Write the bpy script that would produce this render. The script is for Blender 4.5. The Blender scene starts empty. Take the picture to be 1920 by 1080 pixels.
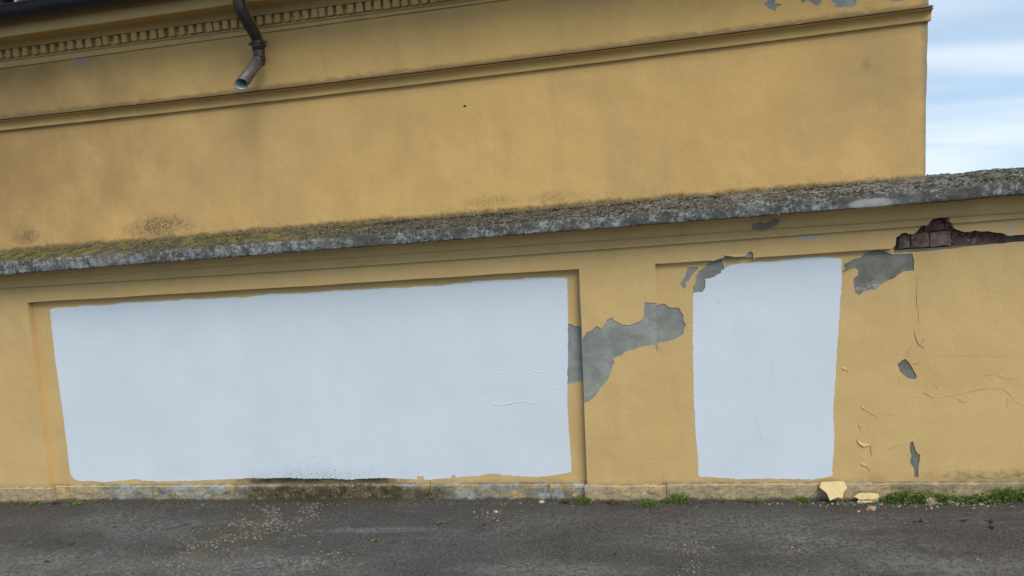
import bpy, bmesh, math, random
from mathutils import Vector, Matrix, noise
random.seed(7)
scene = bpy.context.scene
CAM = ([0.0, -4.86324, 2.1], [[0.978679, 0.057721, 0.197118], [0.187956, 0.135312, -0.972812], [-0.082824, 0.98912, 0.121578]])

# ------------------------------------------------------------------ camera, sky, sun, exposure
cam_data = bpy.data.cameras.new('camera')
cam_data.sensor_width = 36.0
cam_data.lens = 26.25
cam_data.clip_start = 0.05
cam_data.clip_end = 2000.0
cam = bpy.data.objects.new('camera', cam_data)
scene.collection.objects.link(cam)
m3 = Matrix(CAM[1]).to_4x4()
m3.translation = Vector(CAM[0])
cam.matrix_world = m3
scene.camera = cam

SUN_EL, SUN_AZ = 48.0, 46.0          # the sun stands behind the photographer, veiled by thin cloud
SKY_STRENGTH, CLOUD = 0.138, 6.9
SUN_STRENGTH, SUN_ANGLE = 3.25, 36.0
EXPOSURE = 0.05
# direction towards the sun: azimuth measured from -Y towards +X
sd = Vector((math.sin(math.radians(SUN_AZ)) * math.cos(math.radians(SUN_EL)),
             -math.cos(math.radians(SUN_AZ)) * math.cos(math.radians(SUN_EL)),
             math.sin(math.radians(SUN_EL))))
world = bpy.data.worlds.new('World')
scene.world = world
world.use_nodes = True
wt = world.node_tree
wt.nodes.clear()
wo = wt.nodes.new('ShaderNodeOutputWorld')
wb = wt.nodes.new('ShaderNodeBackground')
sky = wt.nodes.new('ShaderNodeTexSky')
sky.sky_type = 'NISHITA'
sky.sun_disc = False
sky.sun_elevation = math.radians(SUN_EL)
sky.sun_rotation = math.radians(180.0 - SUN_AZ)
sky.air_density = 1.0
sky.dust_density = 0.2
sky.ozone_density = 1.4
wb.inputs['Strength'].default_value = SKY_STRENGTH
tc = wt.nodes.new('ShaderNodeTexCoord')
sep = wt.nodes.new('ShaderNodeSeparateXYZ')
wt.links.new(tc.outputs['Generated'], sep.inputs[0])
lift = wt.nodes.new('ShaderNodeCombineXYZ')          # the sky's own colour a little above the yellow horizon rim
wt.links.new(sep.outputs['X'], lift.inputs[0]); wt.links.new(sep.outputs['Y'], lift.inputs[1])
def wmath(op, a, b=None, clamp=False):
    n = wt.nodes.new('ShaderNodeMath'); n.operation = op; n.use_clamp = clamp
    for i, v in enumerate((a, b)):
        if v is None: continue
        if isinstance(v, (int, float)): n.inputs[i].default_value = v
        else: wt.links.new(v, n.inputs[i])
    return n.outputs[0]
wt.links.new(wmath('ADD', wmath('MAXIMUM', sep.outputs['Z'], 0.0), 0.22), lift.inputs[2])
nrm = wt.nodes.new('ShaderNodeVectorMath'); nrm.operation = 'NORMALIZE'
wt.links.new(lift.outputs[0], nrm.inputs[0]); wt.links.new(nrm.outputs[0], sky.inputs[0])
zz = wmath('ADD', wmath('MAXIMUM', sep.outputs['Z'], 0.0), 0.16)
comb = wt.nodes.new('ShaderNodeCombineXYZ')
wt.links.new(wmath('DIVIDE', sep.outputs['X'], zz), comb.inputs[0])
wt.links.new(wmath('DIVIDE', sep.outputs['Y'], zz), comb.inputs[1])
mp = wt.nodes.new('ShaderNodeMapping')
mp.inputs['Scale'].default_value = (0.55, 1.5, 1.0)
mp.inputs['Rotation'].default_value = (0, 0, math.radians(24))
mp.inputs['Location'].default_value = (0.35, 0.2, 0.0)
wt.links.new(comb.outputs[0], mp.inputs[0])
cn = wt.nodes.new('ShaderNodeTexNoise')
cn.inputs['Scale'].default_value = 0.75
cn.inputs['Detail'].default_value = 2.0
cn.inputs['Roughness'].default_value = 0.5
cn.inputs['Distortion'].default_value = 0.35
wt.links.new(mp.outputs[0], cn.inputs['Vector'])
cr = wt.nodes.new('ShaderNodeMapRange')
cr.interpolation_type = 'SMOOTHSTEP'
cr.inputs['From Min'].default_value = 0.40
cr.inputs['From Max'].default_value = 0.80
cr.inputs['To Min'].default_value = 0.42
cr.inputs['To Max'].default_value = 0.95
haze_up = wmath('POWER', wmath('SUBTRACT', 1.0, wmath('MAXIMUM', sep.outputs['Z'], 0.0)), 9.0)   # more cloud layers overlap towards the horizon
wt.links.new(wmath('ADD', cn.outputs['Fac'], wmath('MULTIPLY', haze_up, 0.13)), cr.inputs['Value'])
mixw = wt.nodes.new('ShaderNodeMix'); mixw.data_type = 'RGBA'
wt.links.new(cr.outputs[0], mixw.inputs['Factor'])
tint = wt.nodes.new('ShaderNodeMix'); tint.data_type = 'RGBA'; tint.blend_type = 'MULTIPLY'
tint.inputs['Factor'].default_value = 1.0
tint.inputs['B'].default_value = (0.95, 1.22, 1.26, 1)      # clear, slightly hazy air
wt.links.new(sky.outputs[0], tint.inputs['A'])
wt.links.new(tint.outputs['Result'], mixw.inputs['A'])
mixw.inputs['B'].default_value = (CLOUD * 0.89, CLOUD * 0.99, CLOUD * 1.08, 1)
wt.links.new(mixw.outputs['Result'], wb.inputs['Color'])
wt.links.new(wb.outputs[0], wo.inputs['Surface'])

sun_data = bpy.data.lights.new('sun', 'SUN')
sun_data.energy = SUN_STRENGTH
sun_data.angle = math.radians(SUN_ANGLE)
sun_data.color = (1.0, 0.945, 0.855)
sun = bpy.data.objects.new('sun', sun_data)
scene.collection.objects.link(sun)
sun.rotation_euler = (-sd).to_track_quat('-Z', 'Y').to_euler()
sun.location = (0, -6, 12)
vs = scene.view_settings
vs.view_transform = 'Standard'; vs.look = 'None'; vs.gamma = 1.0; vs.exposure = EXPOSURE
vs.use_curve_mapping = False
scene.cycles.max_bounces = 3
scene.cycles.diffuse_bounces = 2
scene.cycles.glossy_bounces = 2
scene.cycles.transmission_bounces = 2
scene.cycles.caustics_reflective = False
scene.cycles.caustics_refractive = False

# ------------------------------------------------------------------ measured outlines in metres (x along the wall, z up; ground ones x, y)
D = {
 'F': {"ground":[0.00264,0.00422],"plinth":[0.00011,-0.00126,0.11413],"ptop":[0.00076,0.0017,1.5922],"m1":[0.00135,0.00431,1.71405],"m2":[-0.00295,1.76727],"lb":[-7e-05,0.00427,1.8539],"lw":[0.0008,1.99889],"ubl":[0.00203,0.00715,2.89267],"ubt":[0.00202,0.00634,2.96906],"dl":[-0.00068,3.34844],"ft":[0.00151,0.00599,1.93562],"dt":[-0.01864,3.38714],"db":[-0.00746,3.37186],"fb":[-0.00296,3.49185]},
 'p1': [[-4.781,1.5978],[-4.8519,0.1255],[-0.5781,0.1206],[-0.5285,1.5911]],
 'p2': [[-0.0362,1.5945],[-0.0821,0.1212]],
 'corner': [[1.6061,2.9141],[1.573,2.009]],
 'w1': [[-4.6304,1.5303],[-4.5697,1.5425],[-4.454,1.5401],[-4.3746,1.5375],[-4.3639,1.5472],[-4.2073,1.54],[-4.0855,1.5384],[-4.0329,1.5445],[-3.9974,1.5503],[-3.9129,1.5494],[-3.6923,1.5413],[-3.6423,1.545],[-3.5182,1.5406],[-3.4658,1.5473],[-3.3915,1.5456],[-3.3268,1.5376],[-3.2458,1.5391],[-3.0963,1.5371],[-3.0476,1.5379],[-2.9763,1.5304],[-2.9114,1.5377],[-2.8318,1.5403],[-2.7671,1.5514],[-2.6285,1.5396],[-2.4723,1.5385],[-2.3263,1.5405],[-2.2803,1.5451],[-2.1449,1.5357],[-2.0845,1.5391],[-1.9281,1.5376],[-1.8762,1.5394],[-1.8378,1.5383],[-1.7328,1.5299],[-1.6926,1.5354],[-1.5959,1.5357],[-1.4853,1.5292],[-1.4046,1.5367],[-1.3718,1.5421],[-1.2776,1.5416],[-1.261,1.5505],[-1.1678,1.5471],[-1.0672,1.5465],[-0.9148,1.5409],[-0.9028,1.5493],[-0.8008,1.5431],[-0.7418,1.5441],[-0.6526,1.5365],[-0.6147,1.5267],[-0.6239,1.3933],[-0.6324,1.2309],[-0.6472,1.0307],[-0.6673,0.8099],[-0.6783,0.6611],[-0.6821,0.511],[-0.6823,0.3596],[-0.6833,0.2454],[-0.686,0.1843],[-0.8608,0.159],[-0.9364,0.1538],[-1.0208,0.1603],[-1.1024,0.1629],[-1.1058,0.1676],[-1.1786,0.1655],[-1.1816,0.1753],[-1.2676,0.1819],[-1.3245,0.1726],[-1.333,0.1649],[-1.4347,0.1598],[-1.5135,0.1565],[-1.5168,0.1712],[-1.5477,0.1687],[-1.55,0.1528],[-1.6933,0.14],[-1.7532,0.1405],[-1.7523,0.1684],[-1.8002,0.1708],[-1.8053,0.1409],[-1.9336,0.1498],[-2.0858,0.1571],[-2.21,0.152],[-2.346,0.1449],[-2.4706,0.156],[-2.6618,0.1555],[-2.8111,0.1649],[-2.9638,0.1599],[-3.0947,0.1651],[-3.1839,0.1595],[-3.4313,0.1508],[-3.5678,0.1475],[-3.7171,0.1443],[-3.9143,0.1436],[-4.049,0.151],[-4.071,0.1607],[-4.1347,0.1612],[-4.1837,0.152],[-4.3039,0.1463],[-4.3894,0.1381],[-4.4603,0.1474],[-4.6057,0.1506],[-4.6526,0.162],[-4.6736,0.182],[-4.6853,0.2263],[-4.6766,0.4107],[-4.6645,0.6803],[-4.6584,0.9143],[-4.6546,1.147],[-4.6437,1.3114],[-4.636,1.4579]],
 'w2': [[0.1921,1.3863],[0.223,1.3901],[0.25,1.39],[0.2643,1.4103],[0.2703,1.4241],[0.2695,1.4732],[0.2984,1.4755],[0.3292,1.484],[0.3464,1.4984],[0.3715,1.5074],[0.3721,1.5211],[0.3915,1.5288],[0.3936,1.5372],[0.4157,1.5413],[0.426,1.5525],[0.472,1.5584],[0.5586,1.5596],[0.5921,1.5642],[0.6594,1.5602],[0.7163,1.5615],[0.7871,1.5676],[0.8996,1.5723],[0.9821,1.5698],[1.0655,1.554],[1.0926,1.5492],[1.0914,1.4039],[1.079,1.3009],[1.0636,1.1065],[1.0479,0.9256],[1.0292,0.7124],[1.0161,0.5874],[1.0207,0.4153],[1.0137,0.3377],[1.003,0.2431],[1.0005,0.1565],[0.9538,0.1404],[0.8798,0.1288],[0.6764,0.1346],[0.5292,0.1358],[0.4389,0.1321],[0.3037,0.1427],[0.1629,0.1526],[0.1661,0.2706],[0.1587,0.4327],[0.1596,0.6749],[0.1677,0.8969],[0.1773,1.148],[0.1879,1.3504]],
 'g1a': [[-0.658,1.2281],[-0.6343,1.2233],[-0.6085,1.2159],[-0.5862,1.2028],[-0.5566,1.205],[-0.5454,1.1972],[-0.5524,1.0993],[-0.5502,0.8793],[-0.5588,0.8094],[-0.5841,0.8236],[-0.6063,0.8221],[-0.6295,0.8129],[-0.6628,0.8092],[-0.6933,0.8065]],
 'g1b_top': [[-0.5403,1.1082],[-0.535,1.1314],[-0.5113,1.1667],[-0.4825,1.174],[-0.4405,1.2053],[-0.4097,1.1884],[-0.3826,1.2157],[-0.3703,1.2436],[-0.3301,1.2601],[-0.3243,1.2378],[-0.2937,1.222],[-0.2738,1.2068],[-0.2242,1.2026],[-0.16,1.2211],[-0.1376,1.2394],[-0.1275,1.2713],[-0.1189,1.3461],[-0.0393,1.3393]],
 'g1b_bot': [[-0.052,1.0616],[-0.0932,1.0606],[-0.1562,1.0523],[-0.1923,1.0392],[-0.2709,1.0246],[-0.2869,1.0037],[-0.3225,0.9943],[-0.3454,0.9762],[-0.3418,0.9504],[-0.3553,0.9325],[-0.3691,0.8888],[-0.39,0.8449],[-0.4446,0.78],[-0.4768,0.7363],[-0.5231,0.6965],[-0.549,0.6895],[-0.5633,0.6855]],
 'g1c': [[-0.0572,1.325],[-0.0357,1.3175],[-0.0143,1.3283],[0.0097,1.3256],[0.0328,1.3008],[0.1007,1.2919],[0.1101,1.2644],[0.1229,1.2459],[0.121,1.2101],[0.1352,1.1778],[0.1213,1.1531],[0.1121,1.1139],[0.0626,1.0907],[0.0203,1.078],[-0.0501,1.0705],[-0.0693,1.0595]],
 'g2a': [[0.1705,1.5529],[0.1976,1.5549],[0.2314,1.5528],[0.2274,1.5389],[0.2096,1.5221],[0.1882,1.5027],[0.1694,1.4686],[0.1518,1.4589],[0.1447,1.4204],[0.1291,1.4178],[0.1139,1.4542],[0.1288,1.4745],[0.1465,1.4915],[0.159,1.5325]],
 'g2b': [[0.2894,1.5662],[0.3212,1.594],[0.378,1.5937],[0.3892,1.5461],[0.4046,1.5099],[0.3292,1.4459],[0.2919,1.3617],[0.1987,1.3634],[0.1922,1.386],[0.1927,1.4284],[0.2087,1.4416],[0.2146,1.4907],[0.2333,1.5244],[0.2713,1.5465]],
 'g3': [[1.2461,1.581],[1.3,1.5987],[1.3818,1.6061],[1.4106,1.6041],[1.4845,1.6007],[1.4879,1.5881],[1.4998,1.5483],[1.5061,1.513],[1.5036,1.4498],[1.4439,1.4496],[1.4256,1.435],[1.3852,1.4059],[1.3372,1.389],[1.3072,1.3666],[1.285,1.3423],[1.2591,1.3455],[1.2177,1.3362],[1.1846,1.3154],[1.1662,1.3345],[1.1602,1.3752],[1.1573,1.4197],[1.1833,1.4381],[1.1902,1.4695],[1.1737,1.4864],[1.1443,1.4803],[1.1028,1.463],[1.0913,1.4617],[1.0978,1.4733],[1.1125,1.4804],[1.1059,1.5107],[1.1566,1.5392],[1.2014,1.5485],[1.2233,1.571]],
 'g4': [[1.4013,0.8724],[1.4249,0.8931],[1.4446,0.9025],[1.464,0.8825],[1.4774,0.8607],[1.4915,0.8283],[1.5097,0.7867],[1.499,0.7685],[1.465,0.7764],[1.4367,0.7988],[1.415,0.8217],[1.407,0.8498]],
 'g5': [[1.4631,0.3659],[1.4786,0.3733],[1.4941,0.3189],[1.5072,0.2909],[1.5204,0.2876],[1.5156,0.2361],[1.5103,0.195],[1.511,0.138],[1.4865,0.1354],[1.4844,0.1953],[1.4729,0.2111],[1.4624,0.2357],[1.4709,0.2782],[1.4633,0.3041]],
 'notch': [[1.3962,1.6157],[1.3991,1.6624],[1.4193,1.6719],[1.4254,1.6824],[1.4522,1.6869],[1.4719,1.6781],[1.5,1.6748],[1.5324,1.7115],[1.5473,1.7255]],
 'notch_r': [[1.7105,1.7133],[1.7219,1.6912],[1.7492,1.6787],[1.7685,1.6684],[1.8076,1.6656],[1.8272,1.673],[1.8619,1.6642],[1.9084,1.6624],[1.9468,1.6511],[1.985,1.6442],[2.0043,1.6299],[2.0161,1.6269],[2.0694,1.6293],[2.1062,1.6311],[2.2038,1.6331],[2.2868,1.6457]],
 'notch_f': [[1.5613,1.7191],[1.5737,1.729],[1.59,1.7535],[1.6096,1.7615],[1.6529,1.7661],[1.6882,1.7697]],
 'notch_fr': [[1.6882,1.7697],[1.6878,1.7376],[1.7034,1.7054]],
 'chip': [[0.3273,1.5881],[0.3727,1.6021],[0.3928,1.6078],[0.3951,1.6216],[0.4714,1.6094],[0.5282,1.611],[0.5385,1.6254],[0.5552,1.6347],[0.571,1.6199],[0.5703,1.5873]],
 'cracks': [[[1.5196,1.4239],[1.5143,1.2763],[1.5223,1.2098],[1.5238,1.1101]],[[1.499,1.0713],[1.5073,1.0242],[1.5248,0.9832],[1.5548,0.9652]],[[1.4793,0.9785],[1.4636,0.9455],[1.4508,0.909]],[[1.4774,0.864],[1.5048,0.8664],[1.5263,0.8824]],[[1.6052,0.9128],[1.7248,0.9046],[1.8433,0.9065],[1.9605,0.8918],[2.0187,0.9092],[2.0622,0.9337]],[[1.8482,0.7598],[1.9014,0.7813],[1.9542,0.7827],[2.0038,0.7544],[2.0475,0.7496],[2.0823,0.7682],[2.1199,0.7999]],[[1.6168,0.6425],[1.7374,0.666],[1.7883,0.6745],[1.901,0.6978],[1.9891,0.6917],[2.0328,0.6503],[2.0707,0.5992],[2.1201,0.5878]],[[1.5386,0.689],[1.5657,0.6712],[1.6017,0.6429]],[[1.5423,0.7331],[1.588,0.7485]],[[1.0748,0.8588],[1.1059,0.8439],[1.1173,0.8022]],[[1.1909,0.6065],[1.1967,0.5855],[1.2368,0.5567],[1.2769,0.5315]],[[1.166,0.4853],[1.1743,0.4397]],[[1.1512,0.3981],[1.1661,0.3627],[1.1942,0.3482],[1.2289,0.3476],[1.2342,0.3054],[1.2367,0.2772]],[[1.166,0.2287],[1.1974,0.2142],[1.222,0.1856],[1.2215,0.1644]],[[1.7778,0.1247],[1.8382,0.1415],[1.9578,0.1165],[2.0173,0.1469],[2.1205,0.1494]],[[1.2557,0.2805],[1.3506,0.3246],[1.4383,0.365]],[[1.5371,0.9927],[1.5494,1.0122],[1.5528,1.0355]],[[1.4212,0.7915],[1.4023,0.765],[1.408,0.7375]],[[1.4737,0.6398],[1.4924,0.6598],[1.5077,0.6627]],[[1.7342,0.6458],[1.752,0.625],[1.7877,0.6105]],[[1.9631,0.799],[1.9807,0.8149],[2.0011,0.8208]],[[2.0153,0.6375],[2.0094,0.6009],[2.0181,0.5638]],[[1.603,0.7412],[1.6179,0.7238],[1.6266,0.6998]],[[1.3242,0.558],[1.3611,0.5432],[1.3861,0.553]]],
 'wr1': [[[-1.2983,0.7165],[-1.2367,0.7223],[-1.1942,0.6868],[-1.1384,0.6738],[-1.0615,0.6906],[-0.9857,0.6998],[-0.9126,0.6826],[-0.8462,0.677]],[[-1.2572,0.9166],[-1.236,0.9423],[-1.2422,0.9576]],[[-1.1748,0.9061],[-1.1001,0.8996],[-1.0369,0.8936]],[[-0.9296,0.9308],[-0.8939,0.9146],[-0.8509,0.8981],[-0.8069,0.8965]],[[-1.1533,0.8071],[-1.1276,0.7987]],[[-0.9356,0.8563],[-0.8873,0.8583]],[[-0.8105,0.8034],[-0.7387,0.7824],[-0.7016,0.7887]]],
 'wr2': [[[0.6577,0.9378],[0.6572,0.84],[0.6447,0.7702],[0.6474,0.6714]],[[0.7717,0.9575],[0.8168,0.9591]],[[0.5448,0.5784],[0.5662,0.4528],[0.5969,0.3084]],[[0.3406,1.3419],[0.362,1.3061]],[[0.1807,1.1478],[0.2206,1.1389]]],
 'lips': [[[1.1542,0.3945],[1.1693,0.3627],[1.1974,0.3481],[1.229,0.3546]],[[1.1691,0.4853],[1.1752,0.4746]],[[1.1878,0.6066],[1.1999,0.5889]],[[1.1755,0.2286],[1.2038,0.2177]],[[1.0811,0.8586],[1.106,0.8474]]],
 'coveg': [[0.5665,1.781],[0.5708,1.8071],[0.5895,1.8024],[0.6123,1.8204],[0.6274,1.8029],[0.6715,1.8094],[0.691,1.8276],[0.7282,1.8215],[0.7147,1.7931],[0.6828,1.7757],[0.6259,1.7668]],
 'ug': [[[0.6974,3.1193],[0.7153,3.1345],[0.7328,3.1502],[0.7646,3.1492],[0.7605,3.114],[0.8003,3.1062],[0.7703,3.0895],[0.7616,3.0701],[0.7422,3.0844],[0.7215,3.0988]],[[0.9089,3.1335],[0.9083,3.1182],[0.9197,3.0967],[0.9428,3.1107],[0.9652,3.1023],[0.9767,3.0879],[0.9913,3.0737],[1.0094,3.0745],[1.027,3.1029],[1.0258,3.1214]],[[1.0772,3.0903],[1.0903,3.0794],[1.1049,3.0699],[1.1016,3.0596],[1.1102,3.0493],[1.1368,3.0429],[1.1665,3.0452],[1.1811,3.0373],[1.199,3.0411],[1.214,3.0501],[1.2203,3.0664],[1.2121,3.0912],[1.1446,3.1121],[1.0853,3.1137]],[[1.4015,3.0666],[1.4126,3.0411],[1.4357,3.0411],[1.4645,3.0374],[1.4935,3.0487],[1.4938,3.0667]],[[0.6316,3.1633],[0.6494,3.1454],[0.6653,3.1558]]],
 'dents': [-4.6609,-4.5856,-4.5164,-4.4362,-4.3621,-4.2827,-4.2095,-4.131,-4.053,-3.9809,-3.9037,-3.827,-3.7615,-3.6802,-3.6101,-3.535,-3.4603,-3.3861,-3.3175,-3.2388,-3.1606,-3.0931,-3.0209,-2.9542,-2.8878,-2.8268,-2.7611,-2.6957,-2.7001,-2.6351,-2.5655,-2.5061,-2.4371,-2.3685,-2.3003,-2.2324,-2.1697,-2.1169,-2.05,-1.9881,-1.9125,-1.8513,-1.7905,-1.7253,-1.6604,-1.5959,-1.5317,-1.4633,-1.3997,-1.3365,-1.2737],
 'pipe': [[-2.577,-0.2446,3.5023],[-2.577,-0.2275,3.4393],[-2.577,-0.1863,3.3942],[-2.577,-0.1303,3.3509],[-2.577,-0.0847,3.3148],[-2.577,-0.06,3.2741],[-2.577,-0.0575,3.1975],[-2.577,-0.059,3.1621],[-2.577,-0.3407,2.9568]],
 'brk1': [[1.4213,1.4842],[1.4901,1.5912],[1.5971,1.709],[1.7148,1.8546],[1.8604,1.9955],[2.0013,2.1377]],
 'brk2': [[1.4412,1.5631],[1.569,1.6749],[1.6808,1.7887],[1.7945,1.9099]],
 'brkz': [1.6193,1.674,1.6805,1.7414,1.7488,1.768],
 'flakeA': [[0.9072,0.1033],[0.924,0.1315],[1.0552,0.1342],[1.0722,0.0989],[1.0448,0.0761],[1.0329,0.0461],[1.0054,0.0515],[0.9571,0.0339],[0.9461,0.0719]],
 'flakeB': [[1.1102,0.0424],[1.1421,0.0599],[1.2172,0.0614],[1.2545,0.056],[1.2603,0.0385],[1.2226,0.0245],[1.1412,0.0247]],
 'flakeC': [[1.123,-0.058],[1.149,-0.017],[1.241,-0.001],[1.257,-0.026],[1.226,-0.058],[1.168,-0.066]],
 'chunk': [1.182,-0.145],
 'stones': [[1.553,0.03,30],[1.429,-0.002,8],[1.538,-0.027,14],[1.592,-0.019,8],[1.66,-0.043,12],[1.782,0.004,7],[1.894,0.02,8],[1.942,0.028,8],[-1.187,-0.184,9],[-0.898,-0.019,12],[1.103,-0.176,6],[1.382,-0.002,7]],
 'weeds': [[-4.983,-0.007,30,12,0],[-4.784,-0.008,18,7,2],[-4.569,-0.018,30,9,0],[-0.606,-0.029,32,21,0],[-0.414,-0.038,60,9,2],[-0.173,-0.073,48,19,0],[-0.054,0.013,26,15,0],[0.026,-0.005,40,32,0],[-0.734,-0.029,26,9,2],[0.521,0.027,26,14,0],[0.797,0.026,38,19,0],[1.4,0.006,70,40,1],[1.552,-0.003,60,32,1],[1.671,-0.027,54,30,0],[1.825,-0.004,60,22,1],[1.991,0.004,66,46,1],[2.138,0.003,50,40,1],[-1.879,-0.616,14,4,0],[-1.516,-0.366,18,5,0],[1.195,0.066,40,10,0]],
 'stems': [[-0.836,-0.011,36],[-1.686,-0.026,42]],
 'leaf': [[-3.945,-0.417],[-4.06,-0.689],[-4.012,-0.948],[-1.218,-0.402],[-0.357,-0.765],[1.376,-0.322],[1.415,-0.308],[1.648,-0.299],[1.784,-0.319],[1.762,-0.388],[-3.634,-0.04]],
 'gravel': [[-2.705,-0.162,0.288,0.14,260.0],[-2.791,-0.346,0.359,0.178,420.0],[-2.982,-0.568,0.426,0.179,420.0],[-3.078,-0.865,0.368,0.196,330.0],[-2.281,-0.877,0.243,0.14,120.0],[-2.01,-0.856,0.205,0.128,60.0],[-1.183,-0.201,0.219,0.13,90.0],[0.084,-0.76,0.117,0.203,140.0],[0.647,-0.657,0.114,0.088,25.0],[1.565,-0.823,0.151,0.078,14.0],[-0.899,-0.949,0.183,0.059,14.0]],
 'asph_light': [[-4.086,-0.999,0.875,0.282],[-2.683,-0.988,0.888,0.212],[1.299,-0.859,0.652,0.152],[0.696,-0.539,0.262,0.066],[-0.654,-0.952,0.644,0.115],[-1.959,-0.458,0.439,0.046]],
 'stain': {"ul":[-5.202,2.885,1.891,1.35],"u1":[-3.58,2.093,0.324,0.101],"u2":[-4.719,2.1,0.141,0.065],"u3":[-1.089,2.076,0.216,0.057],"u4":[-2.563,2.687,0.434,0.218],"u5":[-1.855,2.672,0.448,0.177],"u6":[1.34,2.634,0.348,0.406],"u7":[-2.998,2.524,0.649,0.337],"damp":[-2.559,0.131,0.724,0.07],"dampp":[-2.405,0.055,0.91,0.106],"spl":[-2.59,0.226,0.294,0.107],"r1":[1.928,0.141,0.582,0.048],"r2":[1.694,0.836,0.44,0.202],"u8":[-0.658,2.07,0.209,0.049],"ub":[-4.042,3.32,0.061,0.022],"ub2":[-3.375,2.144,0.043,0.046],"sm":[0.913,1.713,0.062,0.053],"sm2":[2.022,1.665,0.023,0.044],"sm3":[1.268,2.704,0.03,0.043],"nail":[-1.21,2.715,0.018,0.01]},  # first entry: vignetting and a browner tone painted in, not a stain
}

def fz(k, x):
    x = min(max(x, -5.4), 2.5)
    c = D['F'][k]; r = 0.0
    for a in c: r = r * x + a
    return r
def zdb(x): return fz('db', min(x, -1.4))
def zdt(x): return zdb(x) + 0.062
RC, R2, UY = 0.045, 0.03, 0.04        # depth of the long panel, of the second panel, plane of the upper facade

# ------------------------------------------------------------------ node helpers
class NT:
    def __init__(s, name):
        s.mat = bpy.data.materials.new(name); s.mat.use_nodes = True
        s.t = s.mat.node_tree; s.t.nodes.clear()
        s.out = s.t.nodes.new('ShaderNodeOutputMaterial')
        s.b = s.t.nodes.new('ShaderNodeBsdfPrincipled')
        s.t.links.new(s.b.outputs[0], s.out.inputs[0])
        s.b.inputs['Roughness'].default_value = 0.9
        s.b.inputs['Specular IOR Level'].default_value = 0.25
        g = s.t.nodes.new('ShaderNodeNewGeometry'); s.pos = g.outputs['Position']
        q = s.t.nodes.new('ShaderNodeSeparateXYZ'); s.t.links.new(s.pos, q.inputs[0])
        s.x, s.y, s.z = q.outputs
    def put(s, sock, v):
        if v is None: return
        if isinstance(v, bpy.types.NodeSocket): s.t.links.new(v, sock)
        elif isinstance(v, (tuple, list)) and len(v) == 3 and sock.type == 'RGBA': sock.default_value = (*v, 1)
        else: sock.default_value = v
    def math(s, op, a, b=None, c=None, clamp=False):
        n = s.t.nodes.new('ShaderNodeMath'); n.operation = op; n.use_clamp = clamp
        for i, v in enumerate((a, b, c)): s.put(n.inputs[i], v)
        return n.outputs[0]
    def mul(s, a, b): return s.math('MULTIPLY', a, b)
    def add(s, a, b): return s.math('ADD', a, b)
    def mix(s, f, a, b, mode='MIX'):
        n = s.t.nodes.new('ShaderNodeMix'); n.data_type = 'RGBA'; n.blend_type = mode
        s.put(n.inputs['Factor'], f)
        s.put(n.inputs[6], a); s.put(n.inputs[7], b)
        return n.outputs[2]
    def rng(s, v, a, b, c=0.0, d=1.0, smooth=True):
        n = s.t.nodes.new('ShaderNodeMapRange')
        if smooth: n.interpolation_type = 'SMOOTHSTEP'
        for i, q in enumerate((v, a, b, c, d)): s.put(n.inputs[i], q)
        return n.outputs[0]
    def vec(s, sc=(1, 1, 1), loc=(0, 0, 0)):
        n = s.t.nodes.new('ShaderNodeMapping')
        n.inputs['Scale'].default_value = sc; n.inputs['Location'].default_value = loc
        s.t.links.new(s.pos, n.inputs[0]); return n.outputs[0]
    def noise(s, scale, detail=4, rough=0.55, dist=0.0, sc=(1, 1, 1), loc=(0, 0, 0)):
        detail = min(detail, 3 if scale > 50 else (4 if scale > 12 else 5))
        key = (scale, detail, rough, dist, sc, loc)
        if not hasattr(s, 'cache'): s.cache = {}
        if key not in s.cache: s.cache[key] = s._noise(*key)
        return s.cache[key]
    def _noise(s, scale, detail, rough, dist, sc, loc):
        n = s.t.nodes.new('ShaderNodeTexNoise')
        n.inputs['Scale'].default_value = scale; n.inputs['Detail'].default_value = detail
        n.inputs['Roughness'].default_value = rough; n.inputs['Distortion'].default_value = dist
        s.t.links.new(s.vec(sc, loc), n.inputs['Vector']); return n.outputs['Fac']
    def voro(s, scale, out='Distance', feat='F1', sc=(1, 1, 1), rnd=1.0):
        n = s.t.nodes.new('ShaderNodeTexVoronoi'); n.feature = feat
        n.inputs['Scale'].default_value = scale; n.inputs['Randomness'].default_value = rnd
        s.t.links.new(s.vec(sc), n.inputs['Vector']); return n.outputs[out]
    def blob(s, c, h='z', soft=0.6, wob=0.35, ws=9.0):
        """soft-edged wandering stain round (cx, cv) with half sizes rx, rv"""
        v = s.z if h == 'z' else s.y
        a = s.math('DIVIDE', s.math('SUBTRACT', s.x, c[0]), c[2])
        b = s.math('DIVIDE', s.math('SUBTRACT', v, c[1]), c[3])
        d = s.math('SQRT', s.add(s.mul(a, a), s.mul(b, b)))
        d = s.add(d, s.mul(s.math('SUBTRACT', s.noise(ws, 4, 0.65), 0.5), wob * 4))
        return s.rng(d, 1.0 - soft, 1.0 + soft * 0.3, 1.0, 0.0)
    def attr(s, name):
        n = s.t.nodes.new('ShaderNodeAttribute'); n.attribute_name = name; return n
    def bump(s, h, strength=0.3, dist=0.01, prev=None):
        n = s.t.nodes.new('ShaderNodeBump'); n.inputs['Strength'].default_value = strength
        n.inputs['Distance'].default_value = dist
        s.put(n.inputs['Height'], h)
        if prev is not None: s.t.links.new(prev, n.inputs['Normal'])
        return n.outputs[0]
    def done(s, col, normal=None, rough=None):
        s.put(s.b.inputs['Base Color'], col)
        if normal is not None: s.t.links.new(normal, s.b.inputs['Normal'])
        if rough is not None: s.put(s.b.inputs['Roughness'], rough)
        return s.mat

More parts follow.
